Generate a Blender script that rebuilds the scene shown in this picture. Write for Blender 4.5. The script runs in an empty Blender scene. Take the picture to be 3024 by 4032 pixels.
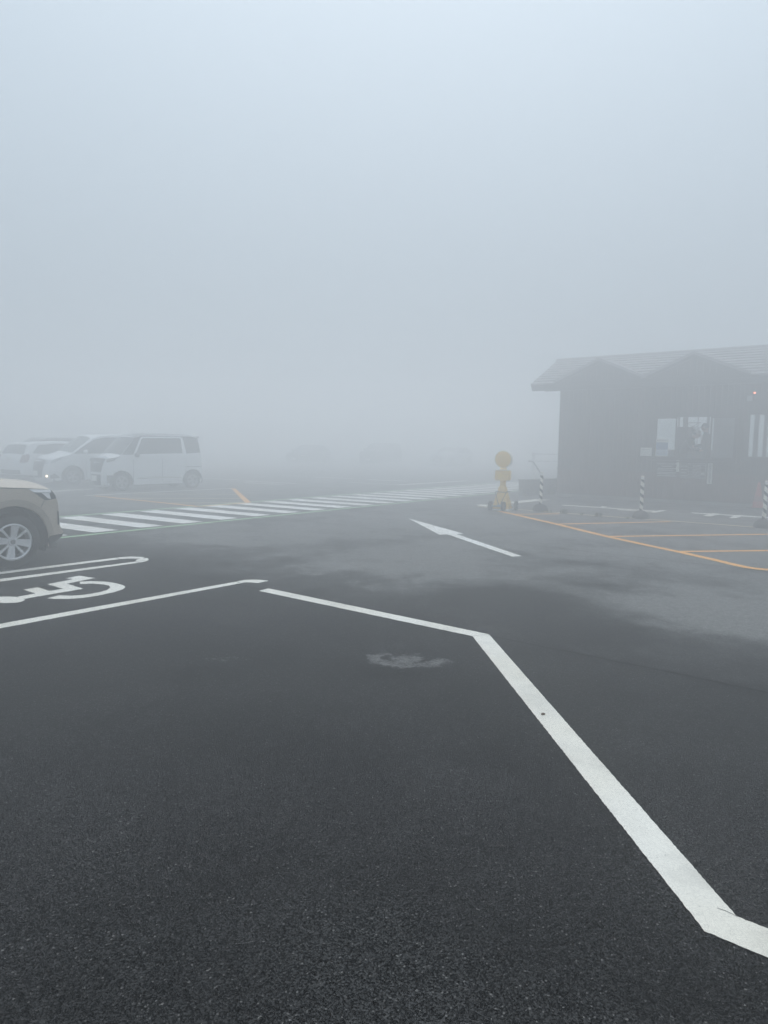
import bpy, bmesh, math, random
from mathutils import Vector, Matrix

random.seed(7)
scene = bpy.context.scene
col = scene.collection

# ------------------------------------------------------------------ camera
F_PX, HORIZON, ROLL, EYE = 2688.0, 1748.4, 0.01305, 1.589      # full-size photo pixels, metres
TH = math.atan((2016 - HORIZON) / F_PX)
CT, ST, CR, SR = math.cos(TH), math.sin(TH), math.cos(ROLL), math.sin(ROLL)
cd = bpy.data.cameras.new('camera')
cd.sensor_fit = 'VERTICAL'
cd.sensor_height = 36.0
cd.sensor_width = 27.0
cd.lens = 24.0
cd.clip_end = 2000
cam = bpy.data.objects.new('camera', cd)
col.objects.link(cam)
right0, up0, fwd = Vector((1, 0, 0)), Vector((0, ST, CT)), Vector((0, CT, -ST))
rgt, upv = CR * right0 + SR * up0, -SR * right0 + CR * up0
m = Matrix((rgt, upv, -fwd)).transposed().to_4x4()
m.translation = (0, 0, EYE)
cam.matrix_world = m
scene.camera = cam

# ------------------------------------------------------------------ sky, sun, exposure
SUN_EL, SUN_AZ = math.radians(64), math.radians(85)
world = bpy.data.worlds.new('World')
scene.world = world
world.use_nodes = True
wn = world.node_tree
wn.nodes.clear()
sky = wn.nodes.new('ShaderNodeTexSky')
sky.sky_type = 'NISHITA'
sky.sun_disc = False
sky.sun_elevation = SUN_EL
sky.sun_rotation = math.pi / 2 - SUN_AZ
sky.dust_density = 6
sky.air_density = 1.5
hsv = wn.nodes.new('ShaderNodeHueSaturation')
hsv.inputs['Saturation'].default_value = 0.25
wmix = wn.nodes.new('ShaderNodeMix')
wmix.data_type = 'RGBA'
wmix.inputs[0].default_value = 0.8           # cloud deck hides most of the clear sky
wmix.inputs[7].default_value = (7.55, 9.35, 11.0, 1)
bg = wn.nodes.new('ShaderNodeBackground')
bg.inputs['Strength'].default_value = 0.12
wo = wn.nodes.new('ShaderNodeOutputWorld')
wn.links.new(sky.outputs[0], hsv.inputs['Color'])
wn.links.new(hsv.outputs[0], wmix.inputs[6])
# standard overcast sky: luminance (1 + 2 sin elevation) / 3 of the zenith
wtc = wn.nodes.new('ShaderNodeTexCoord')
wsep = wn.nodes.new('ShaderNodeSeparateXYZ')
wmr = wn.nodes.new('ShaderNodeMapRange')
wmr.inputs['To Min'].default_value = 1 / 3
wmr.inputs['To Max'].default_value = 1.0
wsc = wn.nodes.new('ShaderNodeVectorMath')
wsc.operation = 'SCALE'
wn.links.new(wtc.outputs['Generated'], wsep.inputs[0])
wn.links.new(wsep.outputs['Z'], wmr.inputs['Value'])
wn.links.new(wmix.outputs[2], wsc.inputs[0])
wn.links.new(wmr.outputs[0], wsc.inputs['Scale'])
wn.links.new(wsc.outputs[0], bg.inputs[0])
wn.links.new(bg.outputs[0], wo.inputs[0])

sl = bpy.data.lights.new('sun', 'SUN')
sl.energy = 1.5
sl.angle = math.radians(40)
sl.color = (1.0, 0.975, 0.95)
sun = bpy.data.objects.new('sun', sl)
col.objects.link(sun)
sd = Vector((math.cos(SUN_EL) * math.cos(SUN_AZ), math.cos(SUN_EL) * math.sin(SUN_AZ), math.sin(SUN_EL)))
sun.rotation_euler = sd.to_track_quat('Z', 'Y').to_euler()
sun.location = sd * 60

vs = scene.view_settings
vs.view_transform = 'Standard'
vs.look = 'None'
vs.gamma = 1
vs.exposure = -0.05
vs.use_curve_mapping = False
cy = scene.cycles
cy.use_denoising = True
cy.max_bounces = 8
cy.volume_bounces = 6
cy.transparent_max_bounces = 12
cy.caustics_reflective = False
cy.caustics_refractive = False
FOG_DENSITY = 0.063

# ------------------------------------------------------------------ pixel -> ground
def ray(x, y):
    u, v = (x - 1512) / F_PX, -(y - 2016) / F_PX
    u, v = CR * u - SR * v, SR * u + CR * v
    return Vector((u, CT + v * ST, -ST + v * CT))
def G(x, y, z=0.0):
    d = ray(x, y)
    t = (z - EYE) / d.z
    return Vector((d.x * t, d.y * t, z))

# ------------------------------------------------------------------ materials
MATS = {}
def nmat(name):
    mt = bpy.data.materials.new(name)
    mt.use_nodes = True
    nt = mt.node_tree
    b = nt.nodes['Principled BSDF']
    MATS[name] = mt
    return mt, nt, b
def N(nt, typ, **kw):
    n = nt.nodes.new(typ)
    for k, v in kw.items():
        setattr(n, k, v)
    return n
def mathn(nt, op, a, b=None, clamp=False):
    n = N(nt, 'ShaderNodeMath', operation=op, use_clamp=clamp)
    for i, v in enumerate((a, b)):
        if v is None:
            continue
        if isinstance(v, (int, float)):
            n.inputs[i].default_value = v
        else:
            nt.links.new(v, n.inputs[i])
    return n.outputs[0]
def noise(nt, vec, scale, detail=3, rough=0.55):
    n = N(nt, 'ShaderNodeTexNoise')
    n.inputs['Scale'].default_value = scale
    n.inputs['Detail'].default_value = detail
    n.inputs['Roughness'].default_value = rough
    nt.links.new(vec, n.inputs['Vector'])
    return n.outputs['Fac']
def ramp(nt, fac, stops):
    r = N(nt, 'ShaderNodeValToRGB')
    while len(r.color_ramp.elements) < len(stops):
        r.color_ramp.elements.new(0.5)
    for e, (p, c) in zip(r.color_ramp.elements, stops):
        e.position = p
        e.color = (c, c, c, 1) if isinstance(c, (int, float)) else (*c, 1)
    nt.links.new(fac, r.inputs[0])
    return r.outputs[0]
def mixc(nt, fac, a, b, mode='MIX'):
    n = N(nt, 'ShaderNodeMix', data_type='RGBA', blend_type=mode)
    for i, v in ((0, fac), (6, a), (7, b)):
        if isinstance(v, (int, float)):
            n.inputs[i].default_value = v
        elif isinstance(v, tuple):
            n.inputs[i].default_value = (*v, 1)
        else:
            nt.links.new(v, n.inputs[i])
    return n.outputs[2]
def mat(name, color, rough=0.6, metal=0.0, var=0.12, scale=6.0, coat=0.0, bump=0.0, bscale=40.0, spec=0.5):
    """plain procedural material: colour with grain and blotches"""
    if name in MATS:
        return MATS[name]
    mt, nt, b = nmat(name)
    tc = N(nt, 'ShaderNodeTexCoord').outputs['Object']
    f1 = noise(nt, tc, scale, 4)
    f2 = noise(nt, tc, scale * 9, 2)
    f = mathn(nt, 'ADD', mathn(nt, 'MULTIPLY', f1, 0.7), mathn(nt, 'MULTIPLY', f2, 0.3))
    lo = tuple(c * (1 - var * 1.6) for c in color)
    hi = tuple(min(1, c * (1 + var * 1.6)) for c in color)
    c = ramp(nt, f, [(0.25, lo), (0.75, hi)])
    nt.links.new(c, b.inputs['Base Color'])
    b.inputs['Roughness'].default_value = rough
    b.inputs['Metallic'].default_value = metal
    b.inputs['Coat Weight'].default_value = coat
    b.inputs['Coat Roughness'].default_value = 0.06
    b.inputs['Specular IOR Level'].default_value = spec
    if bump:
        bn = N(nt, 'ShaderNodeBump')
        bn.inputs['Strength'].default_value = bump
        bn.inputs['Distance'].default_value = 0.004
        nt.links.new(noise(nt, tc, bscale, 3), bn.inputs['Height'])
        nt.links.new(bn.outputs[0], b.inputs['Normal'])
    return mt
def emit(name, color, strength):
    mt, nt, b = nmat(name)
    b.inputs['Base Color'].default_value = (*color, 1)
    b.inputs['Emission Color'].default_value = (*color, 1)
    b.inputs['Emission Strength'].default_value = strength
    return mt
def window_glass(name, tint=(0.93, 0.95, 0.95)):
    mt, nt, b = nmat(name)
    nt.nodes.remove(b)
    out = nt.nodes['Material Output']
    fr = N(nt, 'ShaderNodeFresnel')
    fr.inputs[0].default_value = 1.5
    tr = N(nt, 'ShaderNodeBsdfTransparent')
    tr.inputs[0].default_value = (*tint, 1)
    gl = N(nt, 'ShaderNodeBsdfGlossy')
    gl.inputs['Roughness'].default_value = 0.03
    mx = N(nt, 'ShaderNodeMixShader')
    nt.links.new(fr.outputs[0], mx.inputs[0])
    nt.links.new(tr.outputs[0], mx.inputs[1])
    nt.links.new(gl.outputs[0], mx.inputs[2])
    nt.links.new(mx.outputs[0], out.inputs[0])
    return mt

# (pixel, radii in metres, turn, amount): paler dry/worn areas and darker damp ones, each with its own place on the lot
WORN = [(1480, 2275, 1.5, 0.9, 50, 0.20), (1150, 2235, 1.1, 0.5, 40, 0.14), (1750, 2170, 1.6, 0.8, 50, 0.14), (2860, 2420, 0.95, 0.85, 20, 0.40),
        (2560, 2170, 1.2, 0.5, 10, 0.15), (2880, 2205, 0.9, 0.4, 15, 0.18), (2100, 2085, 2.2, 0.9, -40, 0.10),
        (800, 2120, 2.0, 0.9, 50, 0.13), (1500, 2060, 3.0, 1.2, 50, 0.10),
        (2060, 2360, 1.0, 0.62, -30, -0.34), (2330, 2300, 0.8, 0.35, -35, -0.26), (1150, 2205, 0.35, 0.22, 0, -0.22), (2420, 2480, 0.5, 0.35, 0, -0.22),
        (2250, 2215, 1.2, 0.3, -40, -0.22), (1350, 2150, 1.0, 0.3, 30, -0.14),
        (1580, 2598, 0.62, 0.34, -10, 0.52), (890, 2592, 0.3, 0.18, 0, 0.44), (1945, 2478, 0.18, 0.10, -20, 0.16)]
def asphalt_material():
    mt, nt, b = nmat('asphalt')
    tc = N(nt, 'ShaderNodeTexCoord').outputs['Object']
    vor = N(nt, 'ShaderNodeTexVoronoi')
    vor.inputs['Scale'].default_value = 185
    nt.links.new(tc, vor.inputs['Vector'])
    sep = N(nt, 'ShaderNodeSeparateColor')
    nt.links.new(vor.outputs['Color'], sep.inputs[0])
    stone = sep.outputs[0]
    grain = noise(nt, tc, 320, 2, 0.6)
    mid = noise(nt, tc, 26, 3)
    big = noise(nt, tc, 0.9, 4)
    fine = noise(nt, tc, 14, 4, 0.7)
    warp = noise(nt, tc, 1.05, 10, 0.74)
    tiny = noise(nt, tc, 32, 5, 0.75)
    # paving strips: beyond the joint the surface is older, with fog brightness painted in
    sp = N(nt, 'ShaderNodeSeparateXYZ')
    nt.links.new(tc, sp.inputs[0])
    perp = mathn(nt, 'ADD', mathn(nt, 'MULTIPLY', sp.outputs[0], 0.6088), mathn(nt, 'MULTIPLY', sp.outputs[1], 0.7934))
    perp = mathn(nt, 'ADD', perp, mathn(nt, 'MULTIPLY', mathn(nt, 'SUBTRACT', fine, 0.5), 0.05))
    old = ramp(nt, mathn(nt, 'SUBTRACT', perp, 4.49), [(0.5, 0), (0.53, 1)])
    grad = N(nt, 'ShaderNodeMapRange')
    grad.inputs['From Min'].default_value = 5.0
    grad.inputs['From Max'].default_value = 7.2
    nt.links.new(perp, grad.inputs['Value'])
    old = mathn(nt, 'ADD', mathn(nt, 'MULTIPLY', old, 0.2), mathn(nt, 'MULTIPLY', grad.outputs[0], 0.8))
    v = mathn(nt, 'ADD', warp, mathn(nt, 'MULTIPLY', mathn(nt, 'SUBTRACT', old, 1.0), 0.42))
    for (px_, py_, rx, ry, rot, amt) in WORN:
        mp = N(nt, 'ShaderNodeMapping', vector_type='TEXTURE')
        mp.inputs['Location'].default_value = G(px_, py_)
        mp.inputs['Rotation'].default_value = (0, 0, math.radians(rot))
        mp.inputs['Scale'].default_value = (rx, ry, 1)
        nt.links.new(tc, mp.inputs[0])
        d2 = N(nt, 'ShaderNodeVectorMath', operation='DOT_PRODUCT')
        nt.links.new(mp.outputs[0], d2.inputs[0])
        nt.links.new(mp.outputs[0], d2.inputs[1])
        fall = mathn(nt, 'POWER', 2.718, mathn(nt, 'MULTIPLY', d2.outputs['Value'], -0.9))
        v = mathn(nt, 'ADD', v, mathn(nt, 'MULTIPLY', fall, amt))
    v = mathn(nt, 'ADD', v, mathn(nt, 'MULTIPLY', mathn(nt, 'SUBTRACT', tiny, 0.5), 0.34))
    v = mathn(nt, 'ADD', v, mathn(nt, 'MULTIPLY', mathn(nt, 'SUBTRACT', noise(nt, tc, 5.5, 7, 0.72), 0.5), 0.5))
    wear = ramp(nt, v, [(0.50, 0.0), (0.535, 0.6), (0.68, 1.0)])
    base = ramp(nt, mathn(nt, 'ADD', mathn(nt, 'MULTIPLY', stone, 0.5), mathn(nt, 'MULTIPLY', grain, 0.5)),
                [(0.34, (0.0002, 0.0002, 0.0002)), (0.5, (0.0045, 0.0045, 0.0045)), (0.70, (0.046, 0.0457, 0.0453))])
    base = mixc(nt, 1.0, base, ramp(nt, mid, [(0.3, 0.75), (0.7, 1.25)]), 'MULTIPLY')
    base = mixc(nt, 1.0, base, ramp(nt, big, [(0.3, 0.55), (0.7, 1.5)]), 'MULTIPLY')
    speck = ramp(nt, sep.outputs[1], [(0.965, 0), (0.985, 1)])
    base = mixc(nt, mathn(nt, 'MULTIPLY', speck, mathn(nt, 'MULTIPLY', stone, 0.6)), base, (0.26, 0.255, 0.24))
    old_hazed = ramp(nt, mathn(nt, 'ADD', mathn(nt, 'MULTIPLY', stone, 0.4), mathn(nt, 'ADD', mathn(nt, 'MULTIPLY', fine, 0.3), mathn(nt, 'MULTIPLY', warp, 0.3))),
                [(0.33, (0.03, 0.03, 0.0295)), (0.5, (0.098, 0.098, 0.0955)), (0.66, (0.20, 0.20, 0.194))])  # old asphalt, paled beyond its own tone to stand in for fog brightness
    old_hazed = mixc(nt, 1.0, old_hazed, ramp(nt, v, [(0.18, 0.22), (0.48, 1.0)]), 'MULTIPLY')      # damp areas
    base = mixc(nt, old, base, old_hazed)
    worn = ramp(nt, mathn(nt, 'ADD', mathn(nt, 'MULTIPLY', stone, 0.45), mathn(nt, 'MULTIPLY', fine, 0.55)),
                [(0.25, (0.04, 0.041, 0.04)), (0.5, (0.15, 0.15, 0.146)), (0.75, (0.27, 0.268, 0.258))])
    colr = mixc(nt, wear, base, worn)
    # faint tyre-polished tracks and oil drips in the bays
    oil = ramp(nt, noise(nt, tc, 1.7, 2), [(0.60, 1.0), (0.68, 0.72)])
    colr = mixc(nt, 1.0, colr, oil, 'MULTIPLY')
    nt.links.new(colr, b.inputs['Base Color'])
    b.inputs['Roughness'].default_value = 0.85
    b.inputs['Specular IOR Level'].default_value = 0.04
    h = mathn(nt, 'ADD', mathn(nt, 'MULTIPLY', vor.outputs['Distance'], -1.0), mathn(nt, 'MULTIPLY', grain, 0.7))
    bn = N(nt, 'ShaderNodeBump')
    bn.inputs['Strength'].default_value = 0.5
    bn.inputs['Distance'].default_value = 0.004
    nt.links.new(h, bn.inputs['Height'])
    nt.links.new(bn.outputs[0], b.inputs['Normal'])
    return mt

def paint_material(name, color, wear_amt=0.25, under=(0.05, 0.05, 0.052)):
    mt, nt, b = nmat(name)
    tc = N(nt, 'ShaderNodeTexCoord').outputs['Object']
    blot = noise(nt, tc, 3.5, 5, 0.6)
    fine = noise(nt, tc, 160, 3, 0.65)
    vor = N(nt, 'ShaderNodeTexVoronoi', feature='DISTANCE_TO_EDGE')
    vor.inputs['Scale'].default_value = 42
    wv = N(nt, 'ShaderNodeVectorMath', operation='ADD')
    nz = N(nt, 'ShaderNodeTexNoise')
    nz.inputs['Scale'].default_value = 45
    nt.links.new(tc, nz.inputs['Vector'])
    sc = N(nt, 'ShaderNodeVectorMath', operation='SCALE')
    sc.inputs['Scale'].default_value = 0.03
    nt.links.new(nz.outputs['Color'], sc.inputs[0])
    nt.links.new(tc, wv.inputs[0])
    nt.links.new(sc.outputs[0], wv.inputs[1])
    nt.links.new(wv.outputs[0], vor.inputs['Vector'])
    crack = ramp(nt, vor.outputs['Distance'], [(0.0, 0.5), (0.05, 1.0)])
    c = mixc(nt, 1.0, color, ramp(nt, blot, [(0.30, 0.78), (0.48, 0.95), (0.65, 1.0)]), 'MULTIPLY')
    c = mixc(nt, 1.0, c, ramp(nt, noise(nt, tc, 0.8, 2), [(0.35, (0.90, 0.88, 0.84)), (0.6, (1.0, 1.0, 1.0))]), 'MULTIPLY')
    c = mixc(nt, 1.0, c, ramp(nt, fine, [(0.3, 0.82), (0.6, 1.0)]), 'MULTIPLY')
    c = mixc(nt, mathn(nt, 'MULTIPLY', blot, 0.55), c, mixc(nt, 1.0, c, crack, 'MULTIPLY'))
    pit = mathn(nt, 'MULTIPLY', ramp(nt, noise(nt, tc, 60, 4, 0.7), [(0.70 - 0.12 * wear_amt, 0), (0.74, 1)]),
                ramp(nt, noise(nt, tc, 2.2, 3), [(0.45 - 0.2 * wear_amt, 0), (0.7, 1)]))
    c = mixc(nt, pit, c, under)
    nt.links.new(c, b.inputs['Base Color'])
    b.inputs['Roughness'].default_value = 0.7
    bn = N(nt, 'ShaderNodeBump')
    bn.inputs['Strength'].default_value = 0.4
    bn.inputs['Distance'].default_value = 0.003
    nt.links.new(fine, bn.inputs['Height'])
    nt.links.new(bn.outputs[0], b.inputs['Normal'])
    return mt

def carpaint(name, color, metal=0.0, rough=0.4, coat=0.6):
    return mat(name, color, rough=rough, metal=metal, var=0.03, scale=3, coat=coat)
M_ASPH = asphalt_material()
M_WHITE = paint_material('white_road_paint', (0.88, 0.86, 0.79), 0.55)
M_WORNW = paint_material('worn_white_road_paint', (0.92, 0.92, 0.89), 0.5)
M_ORANGE = paint_material('orange_road_paint', (0.92, 0.42, 0.05), 0.4)
M_PALEY = paint_material('faded_yellow_road_paint', (0.66, 0.55, 0.36), 1.2)
M_GREEN = paint_material('green_road_paint', (0.36, 0.60, 0.33), 0.6)
M_JOINT = mat('tar_joint', (0.003, 0.003, 0.003), 0.9, spec=0.02)
M_TYRE = mat('tyre_rubber', (0.018, 0.018, 0.019), 0.85, bump=0.3)
M_BLACK = mat('black_plastic', (0.022, 0.022, 0.024), 0.55)
M_SILVER = mat('silver_alloy', (0.72, 0.73, 0.75), 0.35, 0.55, var=0.05)
M_DARKALLOY = mat('dark_alloy', (0.30, 0.30, 0.31), 0.4, 0.7)
M_CHROME = mat('chrome', (0.75, 0.76, 0.78), 0.12, 1.0, var=0.02)
M_BEIGE = carpaint('beige_car_paint', (0.50, 0.435, 0.36), 0.1, 0.5, 0.25)
M_BEIGE_SHADE = mat('shaded_beige_arch', (0.34, 0.295, 0.24), 0.55)  # body beige darkened: the shade round the arch is painted into the colour
M_CARW = carpaint('white_car_paint', (0.82, 0.83, 0.84))
M_CARD = carpaint('dark_brown_car_paint', (0.04, 0.032, 0.032), 0.3)
M_CARG = carpaint('charcoal_car_paint', (0.03, 0.033, 0.037), 0.3)
M_CARS = carpaint('pale_silver_car_paint', (0.60, 0.61, 0.64), 0.3)
M_TINT = mat('tinted_car_glass', (0.018, 0.02, 0.022), 0.06, var=0.03, spec=0.6)
M_LENS = mat('clear_lamp_lens', (0.72, 0.74, 0.77), 0.12, 0.5, var=0.05)
M_SMOKE = mat('smoked_lamp_lens', (0.09, 0.095, 0.10), 0.12, 0.0)
M_LEDW = mat('white_light_guide', (0.96, 0.96, 0.97), 0.15, var=0.01)
M_TAIL = mat('red_lamp_lens', (0.12, 0.012, 0.012), 0.15)
M_PLATE = mat('number_plate_white', (0.72, 0.72, 0.68), 0.5)
M_PLATEINK = mat('number_plate_ink', (0.05, 0.14, 0.09), 0.6)
M_WOOD = mat('dark_stained_boards', (0.036, 0.025, 0.020), 0.75, var=0.3, scale=5, bump=0.4)
M_WOODR = mat('reddish_stained_boards', (0.07, 0.03, 0.023), 0.75, var=0.3, scale=5, bump=0.4)
M_FRAME = mat('brown_window_frame', (0.03, 0.025, 0.022), 0.5)
M_TILE = mat('slate_roof_tile', (0.19, 0.18, 0.185), 0.7, var=0.25, scale=9, bump=0.4)
M_CONC = mat('weathered_concrete', (0.17, 0.17, 0.16), 0.9, var=0.25, scale=4, bump=0.5)
M_YEL = mat('pale_yellow_plastic', (0.98, 0.62, 0.15), 0.5, var=0.08)
M_YEL2 = mat('yellow_lens', (0.98, 0.60, 0.13), 0.35, var=0.06, scale=30)
M_CREAM = mat('cream_plastic', (0.84, 0.80, 0.70), 0.5)
M_RUBBER = mat('black_rubber', (0.022, 0.022, 0.022), 0.8, bump=0.3)
M_STEEL = mat('galvanised_steel', (0.30, 0.31, 0.32), 0.45, 0.8)
M_PAPER = mat('white_paper', (0.74, 0.76, 0.70), 0.8, var=0.04)
M_BLUE = mat('blue_poster_print', (0.16, 0.28, 0.45), 0.7)
M_LBLUE = mat('pale_blue_poster_print', (0.45, 0.55, 0.66), 0.7)
M_SIGNK = mat('black_sign_board', (0.03, 0.03, 0.031), 0.6)
M_INK = mat('white_sign_lettering', (0.62, 0.63, 0.62), 0.6)
M_GREYINK = mat('grey_print', (0.25, 0.26, 0.27), 0.7)
M_CONE = mat('red_cone_plastic', (0.42, 0.045, 0.03), 0.5)
M_GLASS = window_glass('booth_window_glass')
M_SKIN = mat('skin', (0.42, 0.27, 0.2), 0.55)
M_CLOTHK = mat('dark_cloth', (0.022, 0.024, 0.028), 0.9)
M_CLOTHB = mat('navy_cloth', (0.025, 0.028, 0.036), 0.9)
M_CAPW = mat('white_cap_cloth', (0.68, 0.67, 0.62), 0.85)
M_HAIR = mat('black_hair', (0.012, 0.011, 0.011), 0.6)
M_LEAF = mat('weed_leaf', (0.075, 0.095, 0.03), 0.7, var=0.4, scale=20)
M_FENCE = mat('weathered_fence_timber', (0.55, 0.55, 0.55), 0.85, var=0.2)

# ------------------------------------------------------------------ object helpers
def link(name, me, mt=None, parent=None):
    o = bpy.data.objects.new(name, me)
    col.objects.link(o)
    if mt is not None:
        me.materials.append(mt)
    if parent is not None:
        o.parent = parent
    return o
def from_bm(name, bm, mt, parent=None, smooth=None, normals=True):
    if normals:
        bmesh.ops.recalc_face_normals(bm, faces=bm.faces[:])
    me = bpy.data.meshes.new(name)
    bm.to_mesh(me)
    bm.free()
    if smooth is not None:
        for p in me.polygons:
            p.use_smooth = True
        me.set_sharp_from_angle(angle=math.radians(smooth))
    return link(name, me, mt, parent)
def empty(name, loc, rz, label, cat, group=None):
    o = bpy.data.objects.new(name, None)
    col.objects.link(o)
    o.location = loc
    o.rotation_euler.z = rz
    o.empty_display_size = 0.2
    tag(o, label, cat, group)
    return o
def tag(o, label=None, cat=None, group=None, kind=None):
    if label: o['label'] = label
    if cat: o['category'] = cat
    if group: o['group'] = group
    if kind: o['kind'] = kind
    return o
def add_box(bm, lo, hi, rot=None):
    vs = [Vector((x, y, z)) for z in (lo[2], hi[2]) for y in (lo[1], hi[1]) for x in (lo[0], hi[0])]
    if rot is not None:
        vs = [rot @ v for v in vs]
    v = [bm.verts.new(p) for p in vs]
    for f in ((0, 2, 3, 1), (4, 5, 7, 6), (0, 1, 5, 4), (2, 6, 7, 3), (0, 4, 6, 2), (1, 3, 7, 5)):
        bm.faces.new([v[i] for i in f])
def box(name, lo, hi, mt, parent=None, bevel=0.0):
    bm = bmesh.new()
    add_box(bm, lo, hi)
    if bevel:
        bmesh.ops.bevel(bm, geom=bm.edges[:], offset=bevel, segments=2, affect='EDGES', profile=0.6)
    return from_bm(name, bm, mt, parent)
def add_lathe(bm, prof, seg=24, axis='Z', origin=(0, 0, 0), caps=True):
    """prof: (radius, height) from bottom to top"""
    rings = []
    for r, h in prof:
        ring = []
        for i in range(seg):
            a = 2 * math.pi * i / seg
            p = (r * math.cos(a), r * math.sin(a), h)
            if axis == 'Y':
                p = (p[0], p[2], p[1])
            elif axis == 'X':
                p = (p[2], p[0], p[1])
            ring.append(bm.verts.new(Vector(p) + Vector(origin)))
        rings.append(ring)
    for a, b in zip(rings[:-1], rings[1:]):
        for i in range(seg):
            j = (i + 1) % seg
            bm.faces.new((a[i], a[j], b[j], b[i]))
    if caps:
        bm.faces.new(rings[0])
        bm.faces.new(rings[-1])
def lathe(name, prof, mt, parent=None, seg=24, axis='Z', origin=(0, 0, 0), smooth=40, caps=True):
    bm = bmesh.new()
    add_lathe(bm, prof, seg, axis, origin, caps)
    return from_bm(name, bm, mt, parent, smooth)
def add_tube(bm, pts, r, seg=8):
    pts = [Vector(p) for p in pts]
    rings = []
    for i, p in enumerate(pts):
        d = (pts[min(i + 1, len(pts) - 1)] - pts[max(i - 1, 0)]).normalized()
        a = d.orthogonal().normalized() if i == 0 else (rings_a - d * rings_a.dot(d)).normalized()
        rings_a = a
        b = d.cross(a)
        rr = r[i] if isinstance(r, (list, tuple)) else r
        rings.append([bm.verts.new(p + (a * math.cos(t) + b * math.sin(t)) * rr)
                      for t in [2 * math.pi * k / seg for k in range(seg)]])
    for a, b in zip(rings[:-1], rings[1:]):
        for i in range(seg):
            j = (i + 1) % seg
            bm.faces.new((a[i], a[j], b[j], b[i]))
    bm.faces.new(rings[0])
    bm.faces.new(rings[-1])
def tube(name, pts, r, mt, parent=None, seg=8):
    bm = bmesh.new()
    add_tube(bm, pts, r, seg)
    return from_bm(name, bm, mt, parent, 50)
def plate(name, poly, y0, y1, mt, parent=None):
    """outline in (x, z) given depth from y0 to y1"""
    bm = bmesh.new()
    a = [bm.verts.new((x, y0, z)) for x, z in poly]
    b = [bm.verts.new((x, y1, z)) for x, z in poly]
    bm.faces.new(a)
    bm.faces.new(b[::-1])
    n = len(poly)
    for i in range(n):
        bm.faces.new((a[i], b[i], b[(i + 1) % n], a[(i + 1) % n]))
    return from_bm(name, bm, mt, parent)

# ------------------------------------------------------------------ ground
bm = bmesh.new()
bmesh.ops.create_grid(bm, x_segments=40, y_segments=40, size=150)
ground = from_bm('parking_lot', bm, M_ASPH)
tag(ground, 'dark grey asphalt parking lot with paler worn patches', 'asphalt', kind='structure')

def smooth_outline(poly, step):
    out = []
    n = len(poly)
    for i in range(n):
        a, b = poly[i], poly[(i + 1) % n]
        k = max(1, int((b - a).length / step))
        out += [a.lerp(b, j / k) for j in range(k)]
    return out
MARK_COUNT = 0
def marking(name, poly, mt, z=0.004, jitter=0.004, step=0.03):
    """painted shape on the lot: outline in ground metres, edge slightly ragged like rolled paint"""
    global MARK_COUNT
    MARK_COUNT += 1
    z += MARK_COUNT * 2e-5                      # no two coats of paint share a plane
    pts = smooth_outline([Vector((p[0], p[1], 0)) for p in poly], step)
    bm = bmesh.new()
    vs = [bm.verts.new((p.x + random.uniform(-jitter, jitter), p.y + random.uniform(-jitter, jitter), z)) for p in pts]
    f = bm.faces.new(vs)
    bmesh.ops.triangulate(bm, faces=[f])
    for f in bm.faces:
        if f.normal.z < 0:
            f.normal_flip()
    return from_bm(name, bm, mt, ground, normals=False)
def px(*pts):
    return [G(x, y) for x, y in pts]
def stroke(name, pts, w, mt, z=0.004, jitter=0.004, step=0.06):
    pts = [Vector((p[0], p[1], 0)) for p in pts]
    L, R = [], []
    for i, p in enumerate(pts):
        d = (pts[min(i + 1, len(pts) - 1)] - pts[max(i - 1, 0)]).normalized()
        n = Vector((-d.y, d.x, 0)) * w / 2
        L.append(p + n)
        R.append(p - n)
    return marking(name, L + R[::-1], mt, z, jitter, step)
def ext(a, b, d):
    """point d metres beyond b on the line a->b"""
    return b + (b - a).normalized() * d

# bent boundary line that passes the camera
a1, a2 = G(1019, 2327.5), G(1058, 2318)
b1, b2 = G(1858, 2506), G(1924, 2499)
c1, c2 = G(2775, 3672), G(2901, 3613)
d1, d2 = ext(c1, G(3024, 3776), 2.5), ext(c2, G(3024, 3662), 2.5)
cdir = (d1 - c1).normalized() * 0.015
marking('boundary_line', [a1, b1, b2, a2], M_WHITE, jitter=0.0025)
marking('boundary_line', [b1 + Vector((0.004, -0.006, 0)), c1, c1 + cdir, c2 + cdir, c2, b2 + Vector((0.003, -0.004, 0))], M_WHITE, z=0.0045, jitter=0.0018, step=0.014)
marking('boundary_line', [c1, d1, d2, c2], M_WHITE, z=0.005, jitter=0.0018, step=0.014)
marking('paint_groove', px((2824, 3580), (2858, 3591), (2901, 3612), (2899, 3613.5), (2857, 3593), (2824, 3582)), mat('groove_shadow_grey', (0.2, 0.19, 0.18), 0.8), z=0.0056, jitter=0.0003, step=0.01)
marking('brown_leaf_mark', [G(2130, 2813), G(2137, 2810), G(2146, 2812), G(2148, 2817), G(2140, 2820), G(2131, 2819)],
        mat('brown_leaf_stain', (0.07, 0.04, 0.02), 0.8), z=0.0065, jitter=0.0008, step=0.01)
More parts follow.
